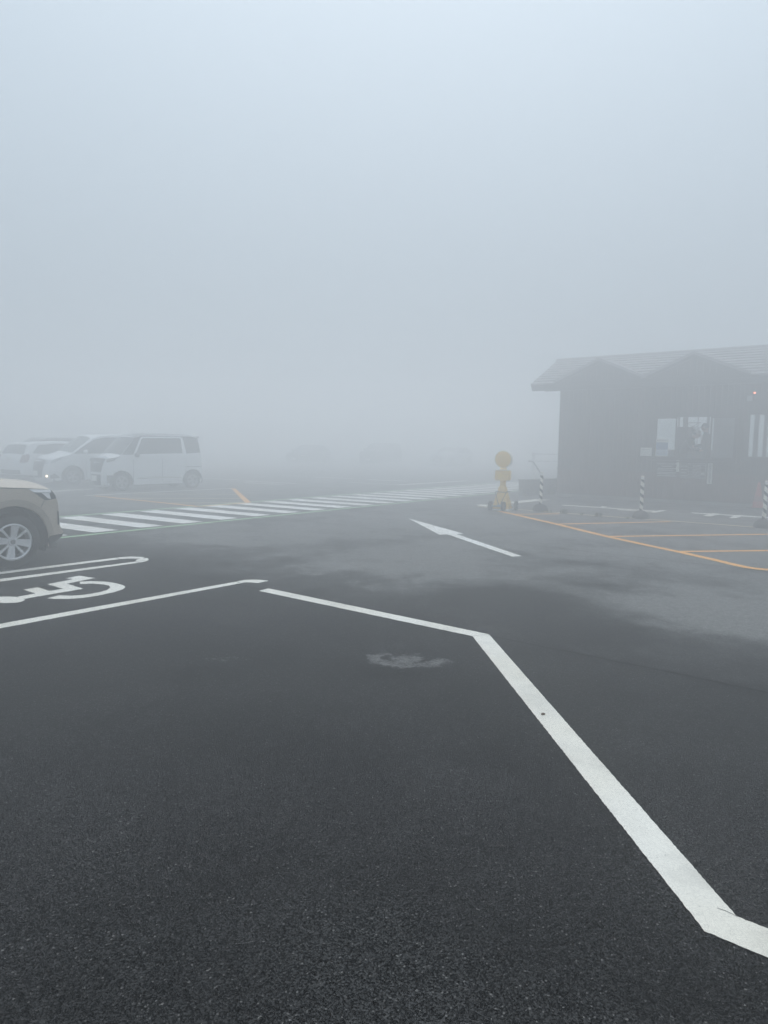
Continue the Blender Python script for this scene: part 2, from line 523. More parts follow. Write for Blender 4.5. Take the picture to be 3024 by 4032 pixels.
# parking bay lines
def bay(l_hi, l_lo, r_hi, r_lo, back=2.6):
    p, q = G(*l_hi), G(*r_hi)
    r, s = G(*l_lo), G(*r_lo)
    return [ext(q, p, back), q, s, ext(s, r, back)]
marking('bay_line', bay((0, 2458), (0, 2476), (930, 2291.5), (947, 2298)), M_WHITE)
marking('bay_line_end', px((933, 2290.5), (962, 2285), (1000, 2283.3), (1027, 2284.5), (1058, 2287.8), (1016, 2297), (970, 2293.8), (950, 2297)), M_WHITE)
marking('bay_line', bay((0, 2253), (0, 2262), (456, 2197), (471, 2202.5)), M_WHITE)
marking('bay_line_end', px((460, 2196), (512, 2192.3), (545, 2193), (570, 2195), (560, 2200.6), (516, 2200.2), (474, 2202)), M_WHITE)
marking('bay_line', bay((0, 2281), (0, 2291.5), (536, 2212), (545, 2217)), M_WHITE)
marking('bay_line_end', px((540, 2204), (560, 2199.5), (579, 2198), (587, 2204.4), (575, 2212), (549, 2216.3), (532, 2210)), M_WHITE)
# wheelchair symbol
def wc(*pts):
    return [G(x * 0.3737, 2170 + y * 0.3737) for x, y in pts]
marking('wheelchair_symbol_body', wc((265, 505), (880, 400), (705, 347), (1003, 287), (835, 262), (690, 290), (775, 298), (500, 353),
        (665, 400), (530, 423), (395, 385), (248, 410), (378, 450), (185, 484), (210, 500)), M_WHITE)
marking('wheelchair_symbol_head', wc(*[(70 + 192 * math.cos(t), 518 + 34 * math.sin(t)) for t in [2 * math.pi * k / 26 for k in range(26)]]), M_WHITE, z=0.0048)
marking('wheelchair_symbol_wheel', wc((842, 325), (960, 320), (1110, 326), (1190, 335), (1250, 348), (1300, 366), (1320, 385), (1290, 408), (1200, 437),
        (1050, 470), (880, 497), (720, 508), (600, 508), (490, 502), (620, 470), (760, 474), (900, 462), (1050, 437), (1130, 412), (1163, 388),
        (1148, 367), (1080, 353), (980, 346), (842, 350)), M_WHITE)
# direction arrow
marking('direction_arrow', px((1607, 2041.6), (1826, 2102.4), (1797, 2104), (2054.5, 2190.6), (2016.5, 2192.8), (1761, 2104.5), (1730, 2106)), M_WORNW)
# zebra walkway with green edges
za, zb = G(245, 2117), G(1941, 1943)
zd = (zb - za).normalized()
zn = Vector((-zd.y, zd.x, 0))
ZW = 2.98
def zpt(s, n):
    return za + zd * s + zn * n
stroke('walkway_edge_line', [zpt(-6, 0), zpt(20, 0)], 0.13, M_GREEN)
stroke('walkway_edge_line', [zpt(-6, ZW), zpt(20, ZW)], 0.13, M_GREEN)
s0 = (G(408, 2092) - za).dot(zd)
for k in range(-7, 23):
    s = s0 + k * 0.92
    marking('walkway_stripe', [zpt(s - 0.21, 0.2), zpt(s + 0.25, 0.2), zpt(s + 0.06, ZW - 0.16), zpt(s - 0.40, ZW - 0.16)], M_WORNW, jitter=0.004)
# orange no-parking hatch on the right
diag = px((1966, 2013), (1981, 2016.5), (2187, 2063.5), (2393.6, 2114), (2554, 2149), (2692, 2178), (2796, 2201.5), (2890, 2224), (2935, 2234), (2985, 2241), (3024, 2244.5))
diag.append(diag[-1] + Vector((1.2, 0.12, 0)))
stroke('hatch_border', diag, 0.14, M_ORANGE)
for (p, q, e) in (((2030, 2025.5), (2202, 2024), 0), ((2195, 2064.4), (2640, 2055), 0), ((2394, 2113.5), (3024, 2104.5), 2.0), ((2664, 2173), (3024, 2169), 2.2)):
    p, q = G(*p), G(*q)
    stroke('hatch_line', [p, ext(p, q, e)], 0.12, M_ORANGE, z=0.0045)
kerb = px((1880, 1995), (2039, 2006.7), (2093, 2011), (2205, 2020), (2383, 2033.5), (2480, 2040), (2554, 2045.5), (2657, 2053), (2796, 2063), (2962, 2076), (3024, 2081))
kerb.append(ext(kerb[-2], kerb[-1], 3))
stroke('lane_edge_line', kerb, 0.12, M_PALEY)
kj = [p + Vector((-0.06, -0.09, 0)) for p in kerb]
stroke('lane_edge_joint', kj, 0.035, M_JOINT, z=0.001, jitter=0.008)
# lane lettering seen edge-on in front of the booth
for poly in (((1875, 1987.5), (1922, 1987.5), (1955, 1995), (1925, 1996.5), (1880, 1991)),
             ((2004, 1978), (2060, 1970.5), (2108, 1966), (2169, 1968.6), (2133, 1971.5), (2070, 1978), (2022, 1983.5)),
             ((2214.6, 1988.2), (2578, 2011.2), (2574, 2014), (2214.6, 1990.8)),
             ((2361, 1997), (2372, 1994.5), (2391, 1995.5), (2380, 1998.4)),
             ((2430, 2006.2), (2562, 2014.6), (2557, 2016.8), (2430, 2008.4)),
             ((2556, 2017), (2600, 2009), (2628, 2010), (2578, 2020.3)),
             ((2723, 2018.2), (3060, 2038.6), (3060, 2042.4), (2723, 2021.4)),
             ((2766.6, 2032.5), (2799.5, 2021.5), (2836, 2022.5), (2799.5, 2034.4)),
             ((2870, 2040), (2896, 2028.5), (2933, 2029.5), (2896, 2041.5)),
             ((3015, 2046), (3050, 2042), (3085, 2044), (3040, 2050))):
    marking('lane_lettering', px(*poly), M_WHITE, step=0.12, z=0.0045 if poly[0][0] in (2361, 2556, 2766.6, 2870) else 0.004)
# hatched island and bay lines beyond the walkway
lf = lambda x, y: G(220 + x * 0.4822, 1850 + y * 0.4822)
stroke('bay_line', [lf(240, 210), lf(1440, 152)], 0.13, M_WORNW)
marking('hatch_border', [lf(1432, 153), lf(1465, 152), lf(1594, 268), lf(1545, 270)], M_ORANGE, z=0.0045)
stroke('hatch_border', [lf(315, 213), lf(1165, 300)], 0.13, M_ORANGE)
stroke('hatch_border', [lf(1165, 300), lf(1580, 270)], 0.1, M_ORANGE, z=0.0045)
for (x0, y0, x1, y1) in ((640, 198, 1480, 201), (530, 233, 1518, 235), (930, 273, 1550, 269)):
    stroke('hatch_line', [lf(x0, y0), lf(x1, y1)], 0.12, M_PALEY, z=0.005)
for (x0, y0, x1, y1) in ((-120, 180, 300, 154), (-120, 186, 300, 160)):
    stroke('bay_line', [lf(x0, y0), lf(x1, y1)], 0.1, M_WORNW)
stroke('bay_line', [lf(1190, 70), lf(1500, 82)], 0.15, M_WORNW)
stroke('bay_line', [lf(1558, 98), lf(1592, 100)], 0.15, M_WORNW)
rf = lambda x, y: G(1000 + x * 0.663, 1850 + y * 0.663)
for (x0, y0, x1, y1, w) in ((170, 36, 310, 38, .16), (360, 44, 590, 52, .2), (670, 57, 915, 68, .2), (865, 90, 1255, 66, .28), (-60, 66, 255, 82, .16), (-60, 76, 180, 88, .16), (560, 74, 880, 92, .12)):
    stroke('bay_line', [rf(x0, y0), rf(x1, y1)], w, M_WORNW, step=0.2)
# paving joints
def joint(perp, u0, u1, w):
    n = int((u1 - u0) / 0.12)
    out, k = [], 0.0
    for i in range(n + 1):
        u = u0 + (u1 - u0) * i / n
        k = k * 0.9 + random.gauss(0, .004)
        out.append(Vector((0.7934 * u + 0.6088 * (perp + k), -0.6088 * u + 0.7934 * (perp + k), 0)))
    stroke('paving_joint', out, w, M_JOINT, z=0.0008, jitter=0.0035, step=0.04)
joint(4.985, -14, 6, 0.030)
joint(10.03, -12, 4, 0.020)

# ------------------------------------------------------------------ cars
def bisect_grid(bm, du, dv):
    """cut a flat (x, y) polygon into small faces"""
    xs = [v.co.x for v in bm.verts]
    ys = [v.co.y for v in bm.verts]
    for ax, lo, hi, d in ((0, min(xs), max(xs), du), (1, min(ys), max(ys), dv)):
        k = int((hi - lo) / d)
        for i in range(1, k + 1):
            c = lo + (hi - lo) * i / (k + 1)
            co, no = [0, 0, 0], [0, 0, 0]
            co[ax], no[ax] = c, 1
            bmesh.ops.bisect_plane(bm, geom=bm.verts[:] + bm.edges[:] + bm.faces[:], dist=1e-6, plane_co=co, plane_no=no)

class CarShape:
    def __init__(s, W, sil, bulge, WB, R, Ra, zs, zb, tum, tf=(0.10, 0.6), tr=(0.08, 0.5)):
        s.W, s.WB, s.R, s.Ra, s.zs, s.zb, s.tum, s.tf, s.tr = W, WB, R, Ra, zs, zb, tum, tf, tr
        # round the silhouette corners
        P = [Vector(p) for p in sil]
        out, bl = [P[0]], [bulge[0]]
        for i in range(1, len(P) - 1):
            a, b, c = P[i - 1], P[i], P[i + 1]
            r1 = min(0.3, 0.06 / max((a - b).length, 1e-3))
            r2 = min(0.3, 0.06 / max((c - b).length, 1e-3))
            for q in (b.lerp(a, r1), b * 0.5 + (b.lerp(a, r1) + b.lerp(c, r2)) * 0.25, b.lerp(c, r2)):
                out.append(q)
                bl.append(bulge[i])
        out.append(P[-1])
        bl.append(bulge[-1])
        s.sil, s.bl = out, bl
        s.t = [0]
        for a, b in zip(out[:-1], out[1:]):
            s.t.append(s.t[-1] + (b - a).length)
        s.zt = max(p.y for p in out)
        s.xf = max(p.x for p in out)
        s.xr = min(p.x for p in out)
        s.ktop = max(range(len(out)), key=lambda i: out[i].y)
    def S(s, x, z):
        y = s.W / 2
        d, l = s.tf
        if x > s.xf - l:
            y -= d * ((x - s.xf + l) / l) ** 2
        d, l = s.tr
        if x < s.xr + l:
            y -= d * ((s.xr + l - x) / l) ** 2
        if z > s.zb:
            y -= s.tum * ((z - s.zb) / (s.zt - s.zb)) ** 1.15
        else:
            y -= 0.045 * ((s.zb - z) / s.zb) ** 2
        y += 0.012 * math.exp(-((z - s.zb + 0.06) / 0.05) ** 2)
        return y
    def at_t(s, t):
        t = min(max(t, 0), s.t[-1])
        for i in range(len(s.t) - 1):
            if t <= s.t[i + 1]:
                break
        k = (t - s.t[i]) / max(s.t[i + 1] - s.t[i], 1e-9)
        p = s.sil[i].lerp(s.sil[i + 1], k)
        j0, j1 = max(i - 1, 0), min(i + 2, len(s.sil) - 1)
        d = (s.sil[j1] - s.sil[j0]).normalized()
        return p, Vector((d.y, -d.x)), s.bl[i] * (1 - k) + s.bl[i + 1] * k
    def shell(s, t, q):
        p, n, b = s.at_t(t)
        w = b * (1 - q * q)
        return Vector((p.x + n.x * w, q * s.S(p.x, p.y), p.y + n.y * w))
    def t_of_z(s, z, rear=False):
        rng = range(s.ktop, len(s.sil) - 1) if rear else range(0, s.ktop)
        for i in rng:
            a, b = s.sil[i].y, s.sil[i + 1].y
            if min(a, b) <= z <= max(a, b) and a != b:
                return s.t[i] + (s.t[i + 1] - s.t[i]) * (z - a) / (b - a)
        return s.t[rng[0]] if (rear == (z > s.sil[rng[0]].y)) else s.t[rng[-1] + 1]
    def outline(s):
        pts = [p.copy() for p in s.sil]
        def arch(cx):
            dz = s.R - s.zs
            a0 = math.asin(min(0.95, dz / s.Ra))
            return [Vector((cx + s.Ra * math.cos(t), s.R + s.Ra * math.sin(t)))
                    for t in [math.pi + a0 - (math.pi + 2 * a0) * k / 22 for k in range(23)]]
        return pts + arch(-s.WB) + arch(0.0)
    def body(s, mt, parent, name='body'):
        bm = bmesh.new()
        out = s.outline()
        vs = [bm.verts.new((p.x, p.y, 0)) for p in out]
        bm.faces.new(vs)
        bisect_grid(bm, 0.14, 0.12)
        on = []
        for v in bm.verts:
            p = v.co.xy
            for i in range(len(s.sil) - 1):
                a, b = s.sil[i], s.sil[i + 1]
                ab = b - a
                k = (p - a).dot(ab) / ab.length_squared
                if -1e-4 <= k <= 1.0001 and (a + ab * k - p).length < 2e-5:
                    on.append(s.t[i] + k * ab.length)
                    break
        on = sorted(on)
        ts = [on[0]]
        for t in on[1:]:
            if t - ts[-1] > 1e-4:
                ts.append(t)
        for v in bm.verts:
            x, z = v.co.x, v.co.y
            v.co = (x, s.S(x, z), z)
        g = bmesh.ops.duplicate(bm, geom=bm.verts[:] + bm.edges[:] + bm.faces[:])
        for e in g['geom']:
            if isinstance(e, bmesh.types.BMVert):
                e.co.y = -e.co.y
        n = 14
        rows = [[bm.verts.new(s.shell(t, -1 + 2 * j / n)) for j in range(n + 1)] for t in ts]
        for a, b in zip(rows[:-1], rows[1:]):
            for j in range(n):
                bm.faces.new((a[j], a[j + 1], b[j + 1], b[j]))
        bmesh.ops.remove_doubles(bm, verts=bm.verts[:], dist=4e-4)
        o = from_bm(name, bm, mt, parent, 38)
        md = o.modifiers.new('bevel', 'BEVEL')
        md.width = 0.022
        md.segments = 2
        md.limit_method = 'ANGLE'
        md.angle_limit = math.radians(42)
        md.harden_normals = False
        return o
    def _patch(s, name, polys, fn, mt, parent, du, dv):
        bm = bmesh.new()
        for poly in polys:
            b2 = bmesh.new()
            b2.faces.new([b2.verts.new((p[0], p[1], 0)) for p in poly])
            bisect_grid(b2, du, dv)
            for v in b2.verts:
                v.co = fn(v.co.x, v.co.y)
            me = bpy.data.meshes.new('tmp')
            b2.to_mesh(me)
            b2.free()
            bm.from_mesh(me)
            bpy.data.meshes.remove(me)
        return from_bm(name, bm, mt, parent, 50)
    def side(s, name, polys, sgn, mt, parent, off=0.005, d=0.12):
        if not isinstance(polys[0][0], (tuple, list)):
            polys = [polys]
        return s._patch(name, polys, lambda x, z: Vector((x, sgn * (s.S(x, z) + off), z)), mt, parent, d, d)
    def _face(s, name, polys, rear, mt, parent, off):
        if not isinstance(polys[0][0], (tuple, list)):
            polys = [polys]
        def fn(q, z):
            t = s.t_of_z(z, rear)
            p = s.shell(t, q)
            a = s.shell(t + 0.01, q) - s.shell(t - 0.01, q)
            b = s.shell(t, q + 0.02) - s.shell(t, q - 0.02)
            nn = b.cross(a).normalized()
            if nn.x * (-1 if rear else 1) < -0.2 or nn.z < -0.8:
                nn = -nn
            return p + nn * off
        return s._patch(name, polys, fn, mt, parent, 0.12, 0.08)
    def front(s, name, polys, mt, parent, off=0.006):
        return s._face(name, polys, False, mt, parent, off)
    def rear(s, name, polys, mt, parent, off=0.006):
        return s._face(name, polys, True, mt, parent, off)
    def top(s, name, t0, t1, q0, q1, mt, parent, off=0.006):
        def fn(q, t):
            p, n, b = s.at_t(t)
            return s.shell(t, q) + Vector((n.x, 0, n.y)) * off
        return s._patch(name, [[(q0, t0), (q1, t0), (q1, t1), (q0, t1)]], fn, mt, parent, 0.14, 0.12)

def rect(x0, z0, x1, z1):
    return [(x0, z0), (x1, z0), (x1, z1), (x0, z1)]
def mirror(poly):
    return [(-x, z) for x, z in poly]

def wheel(parent, x, y, sgn, R, rimR, style, rim_mat, width=0.19):
    bm = bmesh.new()
    w = width / 2
    prof = [(rimR, -w * 0.8), (rimR + 0.012, -w), (R - 0.03, -w), (R - 0.006, -w * 0.8), (R, -w * 0.55), (R, w * 0.55), (R - 0.006, w * 0.8), (R - 0.03, w), (rimR + 0.012, w), (rimR, w * 0.8)]
    add_lathe(bm, prof, 40, 'Y', caps=False)
    ty = from_bm('wheel', bm, M_TYRE, parent, 40)
    ty.location = (x, y, R)
    # rim: barrel, lip, spokes, hub, all one casting
    bm = bmesh.new()
    f = w * sgn
    add_lathe(bm, [(rimR, f * 0.80), (rimR + 0.004, f * 0.86), (rimR - 0.012, f * 0.92), (rimR - 0.022, f * 0.80), (rimR - 0.03, -f * 0.5)], 40, 'Y', caps=False)
    def spoke(a, w0, w1, r0, r1, dep):
        rot = Matrix.Rotation(a, 4, 'Y')
        v = []
        for yy in (f * 0.62 - 0.0, f * 0.62 - sgn * dep):
            for (r, ww) in ((r0, w0), (r1, w1)):
                for k in (-1, 1):
                    yd = yy + sgn * (0.02 * (r / r1))
                    v.append(bm.verts.new(rot @ Vector((r, yd, k * ww / 2))))
        for q in ((0, 1, 3, 2), (4, 6, 7, 5), (0, 2, 6, 4), (1, 5, 7, 3), (0, 4, 5, 1), (2, 3, 7, 6)):
            bm.faces.new([v[i] for i in q])
    r1 = rimR - 0.008
    if style == 'broad':
        for k in range(4):
            a = math.radians(-80 + k * 90)
            spoke(a, 0.062, 0.105, 0.035, r1, 0.03)
            spoke(a + math.radians(42), 0.022, 0.03, 0.035, r1, 0.03)
    else:
        for k in range(5):
            a = math.radians(20 + k * 72)
            spoke(a - 0.16, 0.018, 0.034, 0.035, r1, 0.03)
            spoke(a + 0.16, 0.018, 0.034, 0.035, r1, 0.03)
    add_lathe(bm, [(0.052, f * 0.5), (0.052, f * 0.72), (0.046, f * 0.78)], 24, 'Y')
    rim = from_bm('rim', bm, rim_mat, ty, 35)
    bm = bmesh.new()
    add_lathe(bm, [(rimR - 0.03, -f * 0.2), (rimR - 0.035, -f * 0.1)], 28, 'Y')
    from_bm('brake_disc', bm, M_BLACK, ty, 35)
    bm = bmesh.new()
    add_lathe(bm, [(0.030, f * 0.78), (0.030, f * 0.80)], 20, 'Y')
    from_bm('hub_cap', bm, M_CHROME, ty, 35)
    return ty
def underbody(c, parent, W):
    bm = bmesh.new()
    xs = [c.xf - 0.12, c.Ra, -c.Ra, -c.WB + c.Ra, -c.WB - c.Ra, c.xr + 0.12]
    add_box(bm, (xs[1], -W / 2 + 0.1, c.zs - 0.02), (xs[0], W / 2 - 0.1, c.zs + 0.03))
    add_box(bm, (xs[3], -W / 2 + 0.06, c.zs - 0.015), (xs[2], W / 2 - 0.06, c.zs + 0.035))
    add_box(bm, (xs[5], -W / 2 + 0.1, c.zs - 0.018), (xs[4], W / 2 - 0.1, c.zs + 0.032))
    add_box(bm, (xs[2], -W / 2 + 0.3, c.zs), (xs[1], W / 2 - 0.3, c.zs + 0.12))
    add_box(bm, (xs[4], -W / 2 + 0.3, c.zs), (xs[3], W / 2 - 0.3, c.zs + 0.12))
    from_bm('underbody', bm, M_BLACK, parent)
    for cx in (0, -c.WB):
        for sg in (-1, 1):
            bm = bmesh.new()
            y0, y1 = sg * (W / 2 - 0.32), sg * (W / 2 - 0.035)
            n = 18
            ra = c.Ra - 0.006
            A = [bm.verts.new((cx + ra * math.cos(t), y0, c.R + ra * math.sin(t))) for t in [-0.25 + (math.pi + 0.5) * k / n for k in range(n + 1)]]
            B = [bm.verts.new((cx + ra * math.cos(t), y1, c.R + ra * math.sin(t))) for t in [-0.25 + (math.pi + 0.5) * k / n for k in range(n + 1)]]
            for k in range(n):
                bm.faces.new((A[k], A[k + 1], B[k + 1], B[k]))
            bm.faces.new(A)
            from_bm('wheel_arch_liner', bm, M_RUBBER, parent, 60)
def mirror_part(c, parent, x, z, sg, mt):
    bm = bmesh.new()
    y = sg * (c.S(x, z) + 0.11)
    bmesh.ops.create_uvsphere(bm, u_segments=14, v_segments=8, radius=1.0)
    for v in bm.verts:
        v.co = Vector((v.co.x * 0.06 + x + (0.02 if v.co.x > 0 else 0), v.co.y * 0.115 + y, v.co.z * 0.075 + z + 0.02))
    o = from_bm('door_mirror', bm, mt, parent, 60)
    return o
def handle(c, parent, x, z, sg, mt):
    bm = bmesh.new()
    y = sg * (c.S(x, z) + 0.016)
    add_box(bm, (x - 0.1, y - 0.012, z - 0.016), (x + 0.1, y + 0.012, z + 0.016))
    bmesh.ops.bevel(bm, geom=bm.edges[:], offset=0.008, segments=2, affect='EDGES')
    return from_bm('door_handle', bm, mt, parent)
def seams(c, parent, xs, z0, z1, sg):
    for x in xs:
        c.side('door_seam', rect(x - 0.006, z0, x + 0.006, z1), sg, M_BLACK, parent, 0.002, 0.2)
def number_plate(c, parent, z, rear=False, q=0.0, mt=None):
    t = c.t_of_z(z, rear)
    p = c.shell(t, q)
    d = -1 if rear else 1
    bm = bmesh.new()
    add_box(bm, (p.x + d * 0.006, p.y - 0.165, z - 0.082), (p.x + d * 0.03, p.y + 0.165, z + 0.082))
    o = from_bm('number_plate', bm, mt or M_PLATE, parent)
    return o
def car_at(name, near_px, heading, c, sg, label, cat='car', group='cars parked in the foggy lot'):
    """near_px: contact of the front wheel on side sg (+1 left, -1 right)"""
    h = math.radians(heading)
    g = G(*near_px) if not isinstance(near_px, Vector) else near_px
    left = Vector((-math.sin(h), math.cos(h), 0))
    o = g - left * sg * (c.W / 2 - 0.06)
    return empty(name, o, h, label, cat, group)

# --- beige compact SUV nosing out of its bay
c = CarShape(1.695, [(.46, .225), (.66, .32), (.705, .385), (.63, .465), (.61, .77), (.575, .86), (.50, .955), (.21, .99), (-.11, 1.012), (-.52, 1.05),
                     (-1.18, 1.52), (-1.6, 1.60), (-2.4, 1.58), (-2.98, 1.50), (-3.12, 1.15), (-3.20, .9), (-3.2, .5), (-3.08, .3)],
             [.10, .13, .14, .14, .14, .12, .09, .085, .08, .07, .09, .03, .025, .03, .06, .06, .06, .05],
             2.525, .333, .445, .22, .98, .16, tf=(.13, .55))
suv = car_at('compact_suv', (51, 2238), 52.5, c, -1, 'beige compact sport utility car with silver wheels nosing out beside the wheelchair bay')
c.body(M_BEIGE, suv)
underbody(c, suv, 1.695)
for sg in (-1, 1):
    hl = c.side('headlight', [(.185, .982), (.49, .955), (.565, .87), (.575, .835), (.41, .820)], sg, M_SMOKE, suv, .006, .06)
    c.side('light_guide', [(.195, .976), (.482, .953), (.495, .917), (.255, .934)], sg, M_LEDW, hl, .010, .06)
    c.side('lamp_reflector', [(.355, .922), (.465, .912), (.492, .838), (.45, .842)], sg, M_LEDW, hl, .010, .06)
    c.side('panel_gap', [(.345, .735), (.353, .735), (.405, .818), (.397, .818)], sg, M_BLACK, suv, .003)
    c.side('hood_gap', [(-.52, 1.03), (.20, .975), (.20, .983), (-.52, 1.038)], sg, M_BLACK, suv, .003)
    c.side('bumper_slot', [(.595, .49), (.624, .49), (.612, .66), (.59, .68)], sg, M_BLACK, suv, .005)
    c.side('lower_valance', [(.46, .228), (.655, .322), (.69, .362), (.465, .362), (.44, .30)], sg, M_BLACK, suv, .006)
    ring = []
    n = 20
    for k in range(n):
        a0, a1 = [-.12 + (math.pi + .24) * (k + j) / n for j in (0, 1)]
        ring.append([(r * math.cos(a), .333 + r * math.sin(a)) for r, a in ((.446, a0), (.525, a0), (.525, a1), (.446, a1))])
    ar = c.side('arch_moulding', [[(x, max(z, .36)) for x, z in q] for q in ring], sg, M_BEIGE_SHADE, suv, .018, .3)
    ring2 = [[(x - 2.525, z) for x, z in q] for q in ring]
    c.side('arch_moulding', ring2, sg, M_BEIGE_SHADE, suv, .018, .3)
    c.side('side_window', [(-.62, 1.07), (-1.2, 1.47), (-1.62, 1.53), (-2.5, 1.50), (-2.72, 1.15)], sg, M_TINT, suv)
    c.side('side_sill', rect(-2.05, .235, -.47, .34), sg, M_BLACK, suv, .008)
    seams(c, suv, (-.62, -1.55, -2.35), .36, 1.06, sg)
    handle(c, suv, -1.4, .93, sg, M_BEIGE)
    handle(c, suv, -2.2, .95, sg, M_BEIGE)
    mirror_part(c, suv, -.68, 1.1, sg, M_BEIGE)
    fl = bmesh.new()
    add_box(fl, (.40, sg * .70 - .09, .17), (.415, sg * .70 + .09, .25))
    from_bm('air_flap', fl, M_RUBBER, suv)
    for x in (0, -2.525):
        wheel(suv, x, sg * (1.695 / 2 - .105), sg, .333, .225, 'broad', M_SILVER, .20)
c.front('grille', [(-.62, .45), (.62, .45), (.7, .72), (-.7, .72)], M_BLACK, suv)
c.front('lower_grille', [(-.7, .27), (.7, .27), (.72, .37), (-.72, .37)], M_BLACK, suv)
c.front('windscreen', [(-.9, 1.08), (.9, 1.08), (.86, 1.5), (-.86, 1.5)], M_TINT, suv)
c.rear('rear_window', [(-.85, 1.18), (.85, 1.18), (.8, 1.45), (-.8, 1.45)], M_TINT, suv)
number_plate(c, suv, .56)

# --- white tall kei van with dark roof
c = CarShape(1.475, [(.36, .17), (.44, .24), (.455, .5), (.44, .84), (.40, 1.01), (.05, 1.115), (-.48, 1.70), (-.72, 1.775), (-1.5, 1.81), (-2.45, 1.785), (-2.72, 1.735),
                     (-2.80, 1.2), (-2.84, .75), (-2.84, .35), (-2.74, .21)],
             [.10, .12, .12, .11, .08, .06, .08, .04, .03, .03, .04, .05, .05, .05, .04], 2.46, .282, .375, .19, 1.13, .10, tf=(.10, .4), tr=(.07, .3))
VAN_H = 225
van = car_at('kei_van', (480, 1934), VAN_H, c, 1, 'tall boxy white kei van with dark roof and black grille, beside the hatched island')
c.body(M_CARW, van)
underbody(c, van, 1.475)
for sg in (-1, 1):
    c.side('side_glass', [(.005, 1.15), (-.475, 1.69), (-.71, 1.76), (-2.45, 1.755), (-2.69, 1.71), (-2.76, 1.22), (-2.2, 1.185), (-.4, 1.15)], sg, M_TINT, van, .004)
    o_ = [(-.35, 1.11), (-.40, 1.22), (-.64, 1.68), (-.70, 1.725), (-2.04, 1.745), (-2.12, 1.71), (-2.21, 1.25), (-2.21, 1.13)]
    i_ = [(-.46, 1.165), (-.49, 1.235), (-.685, 1.64), (-.725, 1.675), (-2.01, 1.695), (-2.05, 1.67), (-2.075, 1.25), (-2.075, 1.195)]
    c.side('window_surround', [[o_[k], o_[k + 1], i_[k + 1], i_[k]] for k in range(7)] + [[o_[7], o_[0], i_[0], i_[7]]], sg, M_CARW, van, .012, .4)
    c.side('headlight', [(.44, 1.0), (.36, 1.03), (.10, 1.095), (.14, 1.04), (.22, .97), (.45, .90)], sg, M_SMOKE, van, .006)
    c.side('light_guide', [(.44, .985), (.15, 1.055), (.2, .99), (.225, .985), (.19, 1.035), (.44, .965)], sg, M_LEDW, van, .010)
    c.side('bumper_slot', [(.30, .24), (.44, .26), (.45, .50), (.27, .50)], sg, M_BLACK, van, .006)
    c.side('bumper_trim', [(.25, .49), (.45, .49), (.45, .515), (.25, .515)], sg, M_CHROME, van, .012)
    c.side('side_sill', rect(-2.05, .2, -.40, .27), sg, M_CARW, van, .015)
    c.side('slide_rail', rect(-2.76, .735, -2.22, .752), sg, M_BLACK, van, .004)
    c.side('door_moulding', rect(-2.0, .385, -.5, .41), sg, M_CHROME, van, .008)
    seams(c, van, (-.37, -1.35, -2.2), .28, 1.15, sg)
    handle(c, van, -1.18, .98, sg, M_CARW)
    handle(c, van, -1.55, .98, sg, M_CARW)
    mirror_part(c, van, -.45, 1.12, sg, M_BLACK)
    for x in (0, -2.46):
        wheel(van, x, sg * (1.475 / 2 - .095), sg, .282, .195, 'pair', M_SILVER if False else M_DARKALLOY, .165)
c.front('grille', [(-.62, .60), (.62, .60), (.80, .99), (-.80, .99)], M_BLACK, van)
c.front('grille_trim', [(-.66, .575), (.66, .575), (.66, .60), (-.66, .60)], M_CHROME, van, .012)
c.front('lower_grille', [(-.55, .24), (.55, .24), (.6, .52), (-.6, .52)], M_BLACK, van)
c.front('hood_trim', [(-.9, 1.0), (.9, 1.0), (.88, 1.03), (-.88, 1.03)], M_CHROME, van, .01)
em = [(-.03, .83), (.05, .83), (.05, .86), (.0, .87), (.05, .9), (.05, .925), (-.05, .925), (-.05, .895), (.0, .885), (-.05, .855)]
c.front('maker_emblem', em, M_CHROME, van, .014)
c.front('windscreen', [(-.995, 1.14), (.995, 1.14), (.995, 1.705), (-.995, 1.705)], M_TINT, van)
c.top('roof', c.t_of_z(1.70), c.t_of_z(1.73, True), -.985, .985, M_CARG, van)
c.rear('rear_window', [(-.85, 1.22), (.85, 1.22), (.82, 1.66), (-.82, 1.66)], M_TINT, van)
sp = bmesh.new()
add_box(sp, (-2.80, -.60, 1.715), (-2.62, .60, 1.76))
bmesh.ops.bevel(sp, geom=sp.edges[:], offset=.018, segments=2, affect='EDGES')
from_bm('rear_spoiler', sp, M_CARG, van)
number_plate(c, van, .40)

